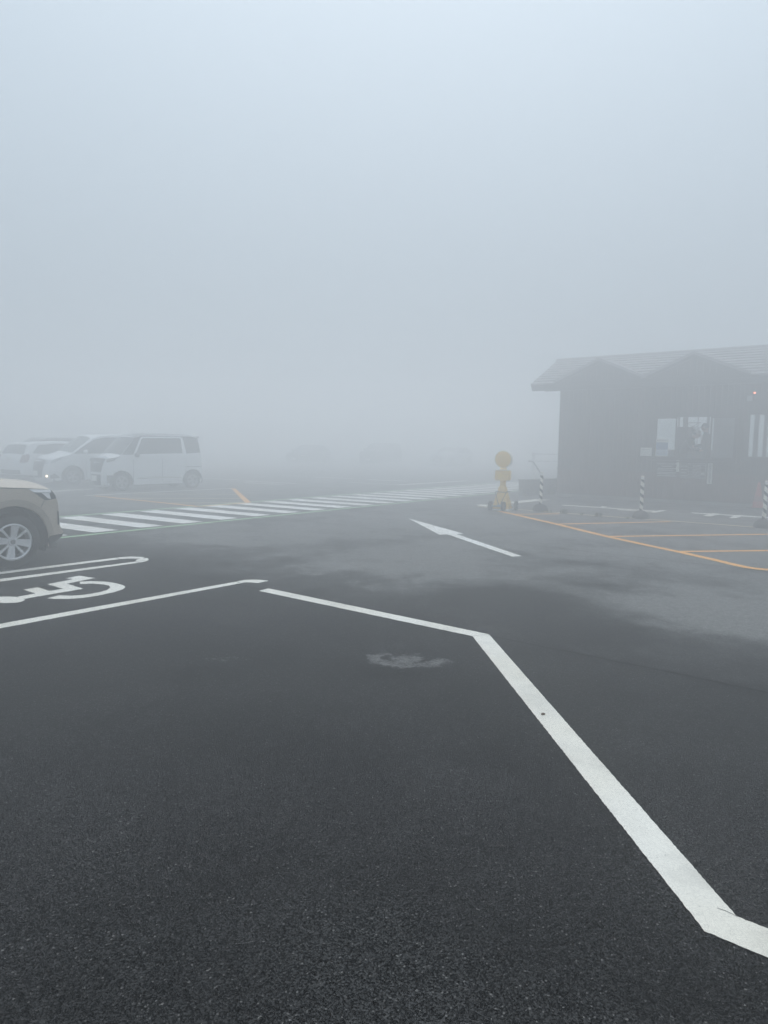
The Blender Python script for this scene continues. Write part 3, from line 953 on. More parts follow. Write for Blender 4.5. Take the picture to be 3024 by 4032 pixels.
# --- white minivan with a lit fog lamp
c = CarShape(1.70, [(.66, .16), (.75, .26), (.77, .55), (.74, .78), (.66, .90), (.40, 1.0), (.05, 1.09), (-.78, 1.66), (-1.15, 1.76), (-2.4, 1.80), (-3.4, 1.77), (-3.62, 1.70),
                    (-3.74, 1.15), (-3.78, .7), (-3.74, .3)],
             [.16, .18, .19, .18, .14, .10, .09, .13, .05, .03, .03, .04, .06, .06, .05], 2.85, .315, .40, .19, 1.06, .15, tf=(.14, .6))
mini = car_at('minivan', (288, 1911), 226, c, 1, 'white minivan with a lit fog lamp and raked windscreen, parked behind the dark-roofed kei van')
c.body(M_CARW, mini)
underbody(c, mini, 1.70)
fogm = emit('lit_fog_lamp', (1.0, 0.82, 0.60), 7.0)
for sg in (-1, 1):
    c.side('side_window', [(-.02, 1.11), (-.5, 1.44), (-.82, 1.615), (-1.2, 1.69), (-2.4, 1.72), (-3.4, 1.69), (-3.58, 1.25), (-2.2, 1.14)], sg, M_TINT, mini)
    c.side('headlight', [(.69, .86), (.62, .915), (.34, 1.005), (.36, .96), (.48, .86), (.70, .76)], sg, M_LENS, mini, .008)
    c.side('fog_recess', [(.42, .27), (.72, .25), (.74, .36), (.60, .43)], sg, M_BLACK, mini, .006)
    seams(c, mini, (-.45, -1.5, -2.6), .28, 1.1, sg)
    handle(c, mini, -1.3, .92, sg, M_CARW)
    handle(c, mini, -1.7, .92, sg, M_CARW)
    mirror_part(c, mini, -.42, 1.16, sg, M_CARW)
    bm = bmesh.new()
    add_lathe(bm, [(.034, 0), (.034, .03), (.016, .04)], 14, 'X', (c.shell(c.t_of_z(.33), sg * .8).x - .015, sg * c.S(.6, .33) * .8, .33))
    from_bm('fog_lamp', bm, fogm if sg == 1 else M_LENS, mini, 50)
    for x in (0, -2.85):
        wheel(mini, x, sg * (1.70 / 2 - .105), sg, .315, .205, 'pair', M_DARKALLOY, .19)
c.front('grille', [(-.55, .30), (.55, .30), (.74, .82), (-.74, .82)], M_BLACK, mini)
c.front('headlight_front', [[(-.98, .78), (-.76, .70), (-.70, .84), (-.97, .90)], [(.98, .78), (.76, .70), (.70, .84), (.97, .90)]], M_LENS, mini, .01)
c.front('grille_trim', [(-.76, .83), (.76, .83), (.74, .86), (-.74, .86)], M_CHROME, mini, .012)
c.front('windscreen', [(-.92, 1.12), (.92, 1.12), (.86, 1.63), (-.86, 1.63)], mat('windscreen_glass', (0.10, 0.115, 0.115), 0.05, var=0.03), mini)
c.rear('rear_window', [(-.85, 1.15), (.85, 1.15), (.82, 1.62), (-.82, 1.62)], M_TINT, mini)
number_plate(c, mini, .42)

# --- white wagon turned away
c = CarShape(1.74, [(.72, .18), (.80, .3), (.80, .55), (.74, .72), (.35, .84), (-.25, .95), (-1.05, 1.40), (-1.5, 1.49), (-2.4, 1.50), (-3.2, 1.44), (-3.45, 1.36),
                    (-3.66, .98), (-3.74, .82), (-3.76, .55), (-3.72, .28)],
             [.14, .16, .16, .14, .09, .08, .10, .04, .03, .03, .04, .07, .08, .08, .06], 2.72, .31, .385, .2, .93, .19)
hw = math.radians(60)
cr_ = G(97, 1899)
fw = Vector((math.cos(hw), math.sin(hw), 0))
lfw = Vector((-fw.y, fw.x, 0))
wag = empty('station_wagon', cr_ + fw * 3.72 + lfw * .80, hw, 'white station wagon turned tail out, half hidden between the beige car and the minivan', 'car', 'cars parked in the foggy lot')
c.body(M_CARW, wag)
underbody(c, wag, 1.74)
for sg in (-1, 1):
    c.side('side_window', [(-.4, .97), (-1.05, 1.34), (-1.5, 1.43), (-2.4, 1.44), (-3.1, 1.37), (-3.38, 1.08), (-2.4, 1.0)], sg, M_TINT, wag)
    c.side('tail_lamp', [(-3.70, .98), (-3.58, 1.06), (-3.50, .98), (-3.58, .75), (-3.75, .72)], sg, M_TAIL, wag, .008)
    seams(c, wag, (-.4, -1.5, -2.6), .28, .95, sg)
    handle(c, wag, -1.35, .86, sg, M_CARW)
    handle(c, wag, -2.45, .88, sg, M_CARW)
    mirror_part(c, wag, -.55, 1.0, sg, M_CARW)
    for x in (0, -2.72):
        wheel(wag, x, sg * (1.74 / 2 - .11), sg, .31, .205, 'pair', M_DARKALLOY, .19)
c.rear('rear_window', [(-.88, 1.02), (.88, 1.02), (.84, 1.36), (-.84, 1.36)], M_TINT, wag)
c.rear('tail_lamp_inner', [[(-.99, .72), (-.80, .72), (-.80, 1.0), (-.99, 1.0)], [(.99, .72), (.80, .72), (.80, 1.0), (.99, 1.0)]], M_TAIL, wag, .008)
c.rear('rear_spoiler', [(-.86, 1.36), (.86, 1.36), (.86, 1.40), (-.86, 1.40)], M_CARW, wag, .05)
c.rear('lower_bumper', [(-.8, .3), (.8, .3), (.78, .46), (-.78, .46)], M_BLACK, wag)
c.front('windscreen', [(-.92, .98), (.92, .98), (.86, 1.36), (-.86, 1.36)], M_TINT, wag)
number_plate(c, wag, .84, True)

# --- generic cars deep in the fog
def far_car(name, pos, heading, paint, label, tall=False, lit=False):
    if tall:
        c = CarShape(1.78, [(.70, .22), (.78, .32), (.78, .75), (.70, .92), (.25, 1.02), (-.3, 1.1), (-.95, 1.56), (-1.4, 1.66), (-2.6, 1.66), (-3.2, 1.58), (-3.45, 1.1), (-3.5, .7), (-3.45, .35)],
                     [.12, .14, .14, .1, .08, .08, .1, .03, .03, .04, .06, .06, .05], 2.62, .34, .42, .24, 1.06, .17)
    else:
        c = CarShape(1.70, [(.70, .18), (.78, .28), (.78, .55), (.70, .72), (.3, .82), (-.3, .94), (-1.0, 1.36), (-1.5, 1.46), (-2.5, 1.42), (-3.1, 1.05), (-3.5, .95), (-3.56, .6), (-3.5, .28)],
                     [.12, .14, .14, .1, .08, .08, .1, .03, .03, .06, .06, .06, .05], 2.6, .31, .385, .2, .92, .18)
    h = math.radians(heading)
    r = empty(name, pos, h, label, 'car', 'cars parked in the foggy lot')
    zb, zt = c.zb, c.zt
    c.body(paint, r)
    underbody(c, r, c.W)
    for sg in (-1, 1):
        c.side('side_window', [(-.4, zb + .05), (-1.0, zt - .16), (-1.5, zt - .08), (-2.5, zt - .1), (-2.95, zb + .15), (-2.4, zb + .06)], sg, M_TINT, r)
        c.side('headlight', [(.70, zb - .22), (.35, zb - .08), (.45, zb - .24), (.74, zb - .32)], sg, M_LENS, r, .008)
        mirror_part(c, r, -.5, zb + .1, sg, paint)
        for x in (0, -c.WB):
            wheel(r, x, sg * (c.W / 2 - .11), sg, c.R, .21, 'pair', M_DARKALLOY, .2)
        bm = bmesh.new()
        zl = zb - .27
        add_lathe(bm, [(.03, 0), (.03, .03), (.015, .04)], 14, 'X', (c.shell(c.t_of_z(zl), sg * .78).x - .01, sg * c.S(.6, zl) * .78, zl))
        from_bm('lamp', bm, fogm if (lit and sg == 1) else M_LENS, r, 50)
    c.front('grille', [(-.5, .35), (.5, .35), (.6, zb - .2), (-.6, zb - .2)], M_BLACK, r)
    c.front('windscreen', [(-.92, zb + .1), (.92, zb + .1), (.86, zt - .12), (-.86, zt - .12)], M_TINT, r)
    c.rear('rear_window', [(-.8, zb + .18), (.8, zb + .18), (.76, zt - .12), (-.76, zt - .12)], M_TINT, r)
    number_plate(c, r, .45)
    return r
far_car('tall_dark_car', G(30, 1882), 222, M_CARD, 'dark brown tall car whose roof shows behind the white station wagon', tall=True)
far_car('dark_car', G(1470, 1833), 246, M_CARG, 'dark sport utility car, a grey shape in fog beyond the zebra walkway', tall=True)
far_car('pale_car', G(1745, 1834), 236, M_CARS, 'pale silver car faint in fog, behind the yellow beacon', tall=False)
far_car('fogged_car', G(1180, 1828), 246, M_CARG, 'fogged dark car with one lit lamp, farthest of the parked cars', tall=False, lit=True)

# ------------------------------------------------------------------ toll booth
BA = math.radians(-37.5)
BO = G(2191, 1954)
booth = empty('toll_booth', BO, BA, 'dark timber toll booth with tiled roof, two small gables and a service window', 'booth')
BL, BD, WT = 7.4, 2.9, 3.40          # length, depth, wall top
FZ = 0.55                            # raised floor
def bx(name, lo, hi, mt, parent=booth, bevel=0):
    return box(name, lo, hi, mt, parent, bevel)
WIN = [(2.95, 5.06, 1.30, 2.46), (5.39, 7.0, 1.36, 2.52)]
BWIN = [(2.12, 3.92, 1.53, 2.58), (4.86, 7.0, 1.36, 2.62)]
def wall_panel(name, y0, y1, wins, mt):
    """wall with real openings, butted pieces in one mesh"""
    bm = bmesh.new()
    x = 0.0
    for (a, b, lo, hi) in wins:
        add_box(bm, (x, y0, 0.02), (a, y1, WT))
        add_box(bm, (a, y0, 0.02), (b, y1, lo))
        add_box(bm, (a, y0, hi), (b, y1, WT))
        x = b
    add_box(bm, (x, y0, 0.02), (BL, y1, WT))
    return from_bm(name, bm, mt, booth)
fwall = wall_panel('front_wall', 0.03, 0.12, WIN, M_WOOD)
bwall = wall_panel('back_wall', BD - 0.12, BD, BWIN, M_WOOD)
lwall = bx('side_wall', (0.03, 0.1201, 0.02), (0.12, BD - 0.1201, WT), M_WOOD)
rwall = bx('side_wall', (BL - 0.12, 0.1201, 0.02), (BL - 0.03, BD - 0.1201, WT), M_WOOD)
bx('floor', (0.1205, 0.1205, 0.1), (BL - 0.1205, BD - 0.1205, FZ), M_FRAME)
bx('ceiling', (0.1205, 0.1205, WT - 0.08), (BL - 0.1205, BD - 0.1205, WT - 0.01), M_FRAME)
# vertical cladding boards
def boards(parent, x0, x1, z0, z1, y0, y1, mt, axis='x', wd=0.148):
    n = int(round((x1 - x0) / wd))
    for i in range(n):
        a = x0 + (x1 - x0) * i / n + 0.004
        b = x0 + (x1 - x0) * (i + 1) / n - 0.004
        dy = random.uniform(-0.003, 0.003)
        if axis == 'x':
            box('board', (a, y0 + dy, z0), (b, y1, z1), mt, parent)
        else:
            box('board', (y0 + dy, a, z0), (y1, b, z1), mt, parent)
boards(fwall, 0.0, 2.89, 0.92, WT - 0.08, 0.0, 0.029, M_WOOD)
boards(fwall, 2.89, 5.12, 2.53, WT - 0.08, 0.0, 0.029, M_WOOD)
boards(fwall, 5.12, 5.34, 0.92, WT - 0.08, 0.0, 0.029, M_WOOD, wd=.11)
boards(fwall, 5.34, 7.06, 2.59, WT - 0.08, 0.0, 0.029, M_WOOD)
boards(fwall, 7.06, BL, 0.92, WT - 0.08, 0.0, 0.029, M_WOOD)
boards(fwall, 2.89, 5.12, 0.92, 1.23, 0.0, 0.029, M_WOOD)
boards(fwall, 5.34, 7.06, 0.92, 1.29, 0.0, 0.029, M_WOOD)
boards(fwall, 0.0, BL, 0.13, 0.88, 0.0, 0.029, M_WOODR)
boards(lwall, 0.0, BD, 0.13, WT - 0.08, 0.0, 0.0295, M_WOOD, axis='y')
bx('wall_rail', (-0.015, -0.015, 0.882), (BL + 0.015, 0.028, 0.918), M_FRAME)
bx('plinth', (-0.02, -0.02, 0.0), (BL + 0.02, BD + 0.02, 0.098), M_CONC)
bx('eave_beam', (-0.5, -0.06, WT - 0.075), (BL + .4, 0.029, WT + 0.06), M_FRAME)
# windows
def frame(parent, x0, x1, z0, z1, y0, y1, t, mt, mull=(), name='window_frame'):
    bm = bmesh.new()
    add_box(bm, (x0, y0, z0), (x1, y1, z0 + t))
    add_box(bm, (x0, y0, z1 - t), (x1, y1, z1))
    add_box(bm, (x0, y0, z0 + t), (x0 + t, y1, z1 - t))
    add_box(bm, (x1 - t, y0, z0 + t), (x1, y1, z1 - t))
    for (mx, mw) in mull:
        add_box(bm, (mx - mw / 2, y0 + .004, z0 + t), (mx + mw / 2, y1 - .004, z1 - t))
    return from_bm(name, bm, mt, parent)
w1 = frame(booth, 2.89, 5.12, 1.23, 2.53, -0.02, 0.028, 0.062, M_FRAME, (), 'service_window')
w2 = frame(booth, 5.34, 7.06, 1.29, 2.59, -0.02, 0.028, 0.062, M_FRAME, ((6.2, .06),), 'end_window')
bx('counter', (2.86, -0.24, 1.185), (5.15, -0.021, 1.225), M_FRAME, bevel=.006)
bx('pane', (2.953, 0.060, 1.303), (3.49, 0.066, 2.457), M_GLASS, w1)
bx('pane', (4.46, 0.075, 1.303), (5.057, 0.081, 2.457), M_GLASS, w1)
frame(w1, 4.42, 5.058, 1.302, 2.458, 0.066, 0.09, 0.035, M_FRAME, (), 'sash')
frame(w1, 2.952, 3.53, 1.302, 2.458, 0.051, 0.072, 0.035, M_FRAME, (), 'sash')
bx('pane', (5.393, 0.060, 1.363), (6.997, 0.066, 2.517), M_GLASS, w2)
b1w = frame(booth, 2.07, 3.97, 1.48, 2.63, BD - 0.121, BD + 0.02, 0.05, M_FRAME, ((2.86, .03), (3.05, .10), (3.74, .06), (3.835, .03)), 'back_window')
b2w = frame(booth, 4.81, 7.05, 1.31, 2.67, BD - 0.121, BD + 0.02, 0.05, M_FRAME, ((5.11, .12), (5.36, .09), (6.0, .06), (6.5, .06)), 'back_window')
bx('pane', (2.121, BD - .06, 1.531), (3.919, BD - .054, 2.579), M_GLASS, b1w)
bx('pane', (4.861, BD - .06, 1.361), (6.999, BD - .054, 2.619), M_GLASS, b2w)
# partition that closes the right half behind the sliding pane
bx('inner_partition', (4.30, BD - 0.9, FZ + .002), (4.36, BD - 0.1215, WT - 0.085), M_WOOD)
bx('inner_screen', (4.44, 0.9, FZ + .002), (5.05, 0.94, 2.6), mat('grey_inner_screen', (0.11, 0.115, 0.12), 0.7))
# roof
EY, EZ, RY, RZ, X0, X1 = -0.5, 3.50, 1.44, 4.43, -0.75, 8.1
sl_ = math.atan2(RZ - EZ, RY - EY)
SL = math.hypot(RZ - EZ, RY - EY)
def slope_box(bm, x0, x1, s0, s1, t0, t1, back=False):
    """box on the roof slope: s up the slope from the eave, t thickness above it"""
    vs = []
    for s, t in ((s0, t0), (s1, t0), (s0, t1), (s1, t1)):
        y = EY + s * math.cos(sl_) - t * math.sin(sl_)
        z = EZ + s * math.sin(sl_) + t * math.cos(sl_)
        if back:
            y = 2 * RY - y
        vs.append((y, z))
    v = [bm.verts.new((x, y, z)) for x in (x0, x1) for (y, z) in vs]
    for f in ((0, 1, 3, 2), (4, 6, 7, 5), (0, 4, 5, 1), (2, 3, 7, 6), (0, 2, 6, 4), (1, 5, 7, 3)):
        bm.faces.new([v[i] for i in f])
bm = bmesh.new()
slope_box(bm, X0, X1, 0.0, SL - 0.01, -0.08, -0.002)
slope_box(bm, X0, X1, 0.0, SL - 0.01, -0.08, -0.002, True)
roof = from_bm('roof', bm, M_FRAME, booth)
NC = 10
for back in (False, True):
    for i in range(NC):
        bm = bmesh.new()
        s0 = SL * i / NC - (0.03 if i == 0 else 0)
        s1 = SL * (i + 1) / NC
        # each course is lifted at its lower edge so that it laps the one below
        vs = []
        for s, t in ((s0, 0.012), (s1, 0.0), (s0, 0.052), (s1, 0.018)):
            y = EY + s * math.cos(sl_) - t * math.sin(sl_)
            z = EZ + s * math.sin(sl_) + t * math.cos(sl_)
            vs.append((2 * RY - y if back else y, z))
        n = 34
        cols = [[bm.verts.new((X0 - .02 + (X1 - X0 + .04) * k / n, y, z + (random.uniform(-.003, .003)))) for (y, z) in vs] for k in range(n + 1)]
        for a, b in zip(cols[:-1], cols[1:]):
            for q in ((0, 1), (1, 3), (3, 2), (2, 0)):
                bm.faces.new((a[q[0]], a[q[1]], b[q[1]], b[q[0]]))
        bm.faces.new([cols[0][i2] for i2 in (0, 2, 3, 1)])
        bm.faces.new([cols[-1][i2] for i2 in (0, 1, 3, 2)])
        from_bm('tile_course', bm, M_TILE, roof)
tube('ridge_cap', [(X0 - .04, RY, RZ + .015), (X1 + .04, RY, RZ + .015)], .075, M_TILE, roof, 10)
bx('fascia', (X0 + .02, EY + .01, EZ - .19), (X1 - .02, EY + .05, EZ - .035), M_FRAME)
for xx in (X0 - .015, X1 - .015):
    bm = bmesh.new()
    slope_box(bm, xx, xx + .03, -.02, SL, -.17, -.004)
    slope_box(bm, xx, xx + .03, -.02, SL, -.17, -.004, True)
    from_bm('bargeboard', bm, M_FRAME, booth)
bm = bmesh.new()
for xx in (0.03, BL - .12):
    vv = [bm.verts.new((xx + dx, y, z)) for dx in (0, .09) for (y, z) in ((0.05, WT), (BD - .05, WT), (RY, RZ - .1))]
    bm.faces.new(vv[:3]); bm.faces.new(vv[3:][::-1])
    for i in range(3):
        bm.faces.new((vv[i], vv[(i + 1) % 3], vv[3 + (i + 1) % 3], vv[3 + i]))
from_bm('gable_end', bm, M_WOOD, booth)
# two small gables over the front
for gx in (1.45, 4.05):
    hw_, gz, bz = 1.34, 4.14, 3.56
    gp = plate('small_gable', [(gx - hw_ + .05, bz - .02), (gx + hw_ - .05, bz - .02), (gx, gz - .05)], -0.58, -0.50, M_WOOD, booth)
    for i in range(-7, 8):
        xx = gx + i * .165
        zt_ = gz - .06 - abs(i * .165) * (gz - bz) / hw_ - .045
        if zt_ > bz + .03:
            box('board', (xx - .078, -.60, bz - .03), (xx + .078, -.581, zt_), M_WOOD, gp)
    for sg in (-1, 1):
        bm = bmesh.new()
        k = (gz - bz) / hw_
        def gpnt(x, y, dz):
            return (gx + sg * x, y, gz - k * x + dz)
        vs = [bm.verts.new(gpnt(x, y, dz)) for y in (-.72, 1.15) for (x, dz) in ((-.0, .045), (hw_ + .03, .045), (hw_ + .03, -.03), (0, -.03))]
        for f in ((0, 1, 2, 3), (7, 6, 5, 4), (0, 4, 5, 1), (1, 5, 6, 2), (2, 6, 7, 3), (3, 7, 4, 0)):
            bm.faces.new([vs[i] for i in f])
        from_bm('small_gable_roof', bm, M_TILE, booth)
        bm = bmesh.new()
        vs = [bm.verts.new(gpnt(x, y, dz)) for y in (-.705, -.675) for (x, dz) in ((0, -.032), (hw_ + .02, -.032), (hw_ + .02, -.13), (0, -.13))]
        for f in ((0, 1, 2, 3), (7, 6, 5, 4), (0, 4, 5, 1), (1, 5, 6, 2), (2, 6, 7, 3), (3, 7, 4, 0)):
            bm.faces.new([vs[i] for i in f])
        from_bm('small_gable_bargeboard', bm, M_FRAME, booth)
bx('gable_beam', (.05, -.64, 3.43), (5.45, -.605, 3.575), M_FRAME)
# red lamp and its box
lampred = emit('lit_red_lamp', (1.0, 0.25, 0.14), 6.0)
def booth_thing(name, label, cat, group=None):
    return empty(name, BO, BA, label, cat, group)
t = booth_thing('wall_lamp', 'small lit red warning lamp on the booth wall', 'lamp')
lathe('lamp_base', [(.05, -.075), (.05, -.004)], M_BLACK, t, 16, 'Y', (5.48, 0, 3.07))
lathe('lamp_lens', [(.012, -.105), (.022, -.095), (.024, -.0755)], lampred, t, 16, 'Y', (5.48, 0, 3.07))
box('junction_box', (5.30, -.06, 2.86), (5.42, -.004, 3.0), M_STEEL, t, .008)

# signs and notices on the booth
def txt(s, size, x, z, y, mt, parent, name='lettering', align='LEFT'):
    cu = bpy.data.curves.new('t', 'FONT')
    cu.body = s
    cu.size = size
    cu.align_x = align
    cu.resolution_u = 2
    o = bpy.data.objects.new('t', cu)
    col.objects.link(o)
    bpy.context.view_layer.update()
    me = bpy.data.meshes.new_from_object(o.evaluated_get(bpy.context.evaluated_depsgraph_get()))
    bpy.data.objects.remove(o)
    me.materials.clear()
    for v in me.vertices:
        v.co = (v.co.x + x, y, v.co.y + z)
    return link(name, me, mt, parent)
def bars(name, rows, y, mt, parent):
    """lines of print too small to read: broken strokes"""
    bm = bmesh.new()
    for (x0, x1, z, h) in rows:
        x = x0
        while x < x1:
            w = random.uniform(.012, .03)
            add_box(bm, (x, y - .001, z - h / 2), (min(x + w, x1), y, z + h / 2))
            x += w + .007
    return from_bm(name, bm, mt, parent)
t = booth_thing('rules_board', 'black parking rules board with white title lettering under the service window', 'sign')
box('board_panel', (3.05, -.045, .76), (3.63, -.017, 1.175), M_SIGNK, t)
txt('駐車場利用料金表', .068, 3.065, 1.10, -.047, M_INK, t)
bars('small_print', [(3.18, 3.48, 1.06, .028), (3.09, 3.60, .995, .026), (3.08, 3.50, .945, .026), (3.08, 3.60, .88, .024), (3.08, 3.56, .84, .024), (3.07, 3.62, .785, .024)], -.046, M_INK, t)
t = booth_thing('price_board', 'black ruled price table board with white figures in yen', 'sign')
box('board_panel', (3.685, -.045, .735), (4.385, -.017, 1.175), M_SIGNK, t)
bm = bmesh.new()
for z in (.75, .845, .93, 1.035, 1.115, 1.16):
    add_box(bm, (3.70, -.0475, z - .003), (4.37, -.0455, z + .003))
for x in (3.70, 3.93, 4.24, 4.37):
    add_box(bm, (x - .003, -.048, .75), (x + .003, -.0455, 1.16))
from_bm('table_rules', bm, M_INK, t)
for s, z in (('200円', 1.055), ('600円', .955), ('1,500円', .865), ('2,000円', .77)):
    txt(s, .075, 4.225, z, -.0485, M_INK, t, align='RIGHT')
bars('small_print', [(3.73, 3.9, 1.075, .03), (3.73, 3.9, .98, .03), (3.73, 3.88, .89, .03), (3.73, 3.9, .80, .03), (4.265, 4.345, .88, .05)], -.0465, M_INK, t)
t = booth_thing('paper_strip', 'short white paper strip hung between the two black boards', 'notice')
box('sheet', (3.60, -.058, .91), (3.675, -.052, 1.235), M_PAPER, t)
t = booth_thing('vertical_notice', 'long narrow white vertical notice right of the price board', 'notice')
box('sheet', (4.425, -.03, .60), (4.55, -.018, 1.18), M_PAPER, t)
bm = bmesh.new()
for k in range(13):
    add_box(bm, (4.46, -.0325, .64 + k * .04), (4.515, -.0305, .667 + k * .04))
from_bm('vertical_print', bm, M_GREYINK, t)
t = booth_thing('white_notice', 'plain white paper notice on the boards left of the service window', 'notice')
box('sheet', (2.56, -.012, 1.34), (2.90, -.005, 1.585), M_PAPER, t)
bars('small_print', [(2.6, 2.84, 1.53, .016), (2.6, 2.86, 1.48, .012), (2.6, 2.82, 1.44, .012), (2.6, 2.85, 1.40, .012)], -.0125, M_GREYINK, t)
t = booth_thing('blue_poster', 'blue and white poster taped inside the corner of the service window', 'poster')
box('sheet', (2.975, .036, 1.34), (3.33, .042, 1.84), M_PAPER, t)
box('blue_panel', (2.985, .033, 1.53), (3.32, .0355, 1.74), M_BLUE, t)
box('pale_panel', (2.985, .033, 1.36), (3.32, .0355, 1.52), M_LBLUE, t)
bars('small_print', [(3.01, 3.30, 1.80, .02), (3.02, 3.29, 1.69, .015), (3.02, 3.27, 1.60, .012), (3.02, 3.29, 1.46, .012), (3.02, 3.26, 1.41, .012)], .0325, M_GREYINK, t)

# ------------------------------------------------------------------ inside the booth
t = booth_thing('desk', 'dark work desk inside the booth below the service window', 'desk')
box('desk_top', (2.6, .16, 1.20), (4.4, .62, 1.24), M_FRAME, t, .005)
for x in (2.65, 4.30):
    for y in (.2, .54):
        box('leg', (x, y, FZ), (x + .05, y + .05, 1.20), M_FRAME, t)
t = booth_thing('cabinet', 'dark document cabinet behind the white-capped attendant', 'cabinet')
box('carcass', (3.20, 1.25, FZ), (3.56, 1.75, 2.22), M_BLACK, t, .01)
for k in range(4):
    box('drawer', (3.215, 1.232, FZ + .06 + k * .41), (3.545, 1.249, FZ + .43 + k * .41), M_FRAME, t, .004)
t = booth_thing('wire_rack', 'thin metal wire rack with crossed braces standing inside the booth', 'rack')
for x in (3.36, 3.66):
    tube('post', [(x, 1.9, FZ), (x, 1.9, 2.62)], .011, M_BLACK, t)
for z in (1.4, 1.95, 2.36):
    tube('shelf_bar', [(3.30, 1.9, z), (3.74, 1.9, z)], .010, M_BLACK, t)
tube('brace', [(3.37, 1.9, 2.10), (3.65, 1.9, 2.35)], .007, M_BLACK, t)
tube('brace', [(3.37, 1.895, 2.35), (3.65, 1.895, 2.10)], .007, M_BLACK, t)
t = booth_thing('electric_fan', 'round wire cage electric fan behind the attendants', 'fan')
fx, fy, fz = 3.66, 1.45, 2.10
bm = bmesh.new()
for r in (.05, .10, .15):
    ring = [(fx + r * math.cos(a), fy, fz + r * math.sin(a)) for a in [2 * math.pi * k / 24 for k in range(25)]]
    add_tube(bm, ring, .006, 5)
for k in range(12):
    a = 2 * math.pi * k / 12
    add_tube(bm, [(fx, fy - .03, fz), (fx + .15 * math.cos(a), fy, fz + .15 * math.sin(a))], .004, 5)
from_bm('cage', bm, M_BLACK, t, 60)
bm = bmesh.new()
for k in range(4):
    a = 2 * math.pi * k / 4 + .3
    vs = [bm.verts.new((fx + r * math.cos(a + d), fy + .03 + o, fz + r * math.sin(a + d))) for r, d, o in ((.02, 0, 0), (.12, -.25, -.01), (.13, .35, .02), (.03, .5, .01))]
    bm.faces.new(vs)
from_bm('blades', bm, M_DARKALLOY, t)
lathe('motor', [(.05, .03), (.06, .08), (.03, .14)], M_BLACK, t, 16, 'Y', (fx, fy, fz))
tube('stem', [(fx, fy + .1, fz), (fx, fy + .1, FZ + .04)], .018, M_BLACK, t)
lathe('base', [(.16, FZ), (.15, FZ + .03), (.03, FZ + .045)], M_BLACK, t, 20, 'Z', (fx, fy + .1, 0))

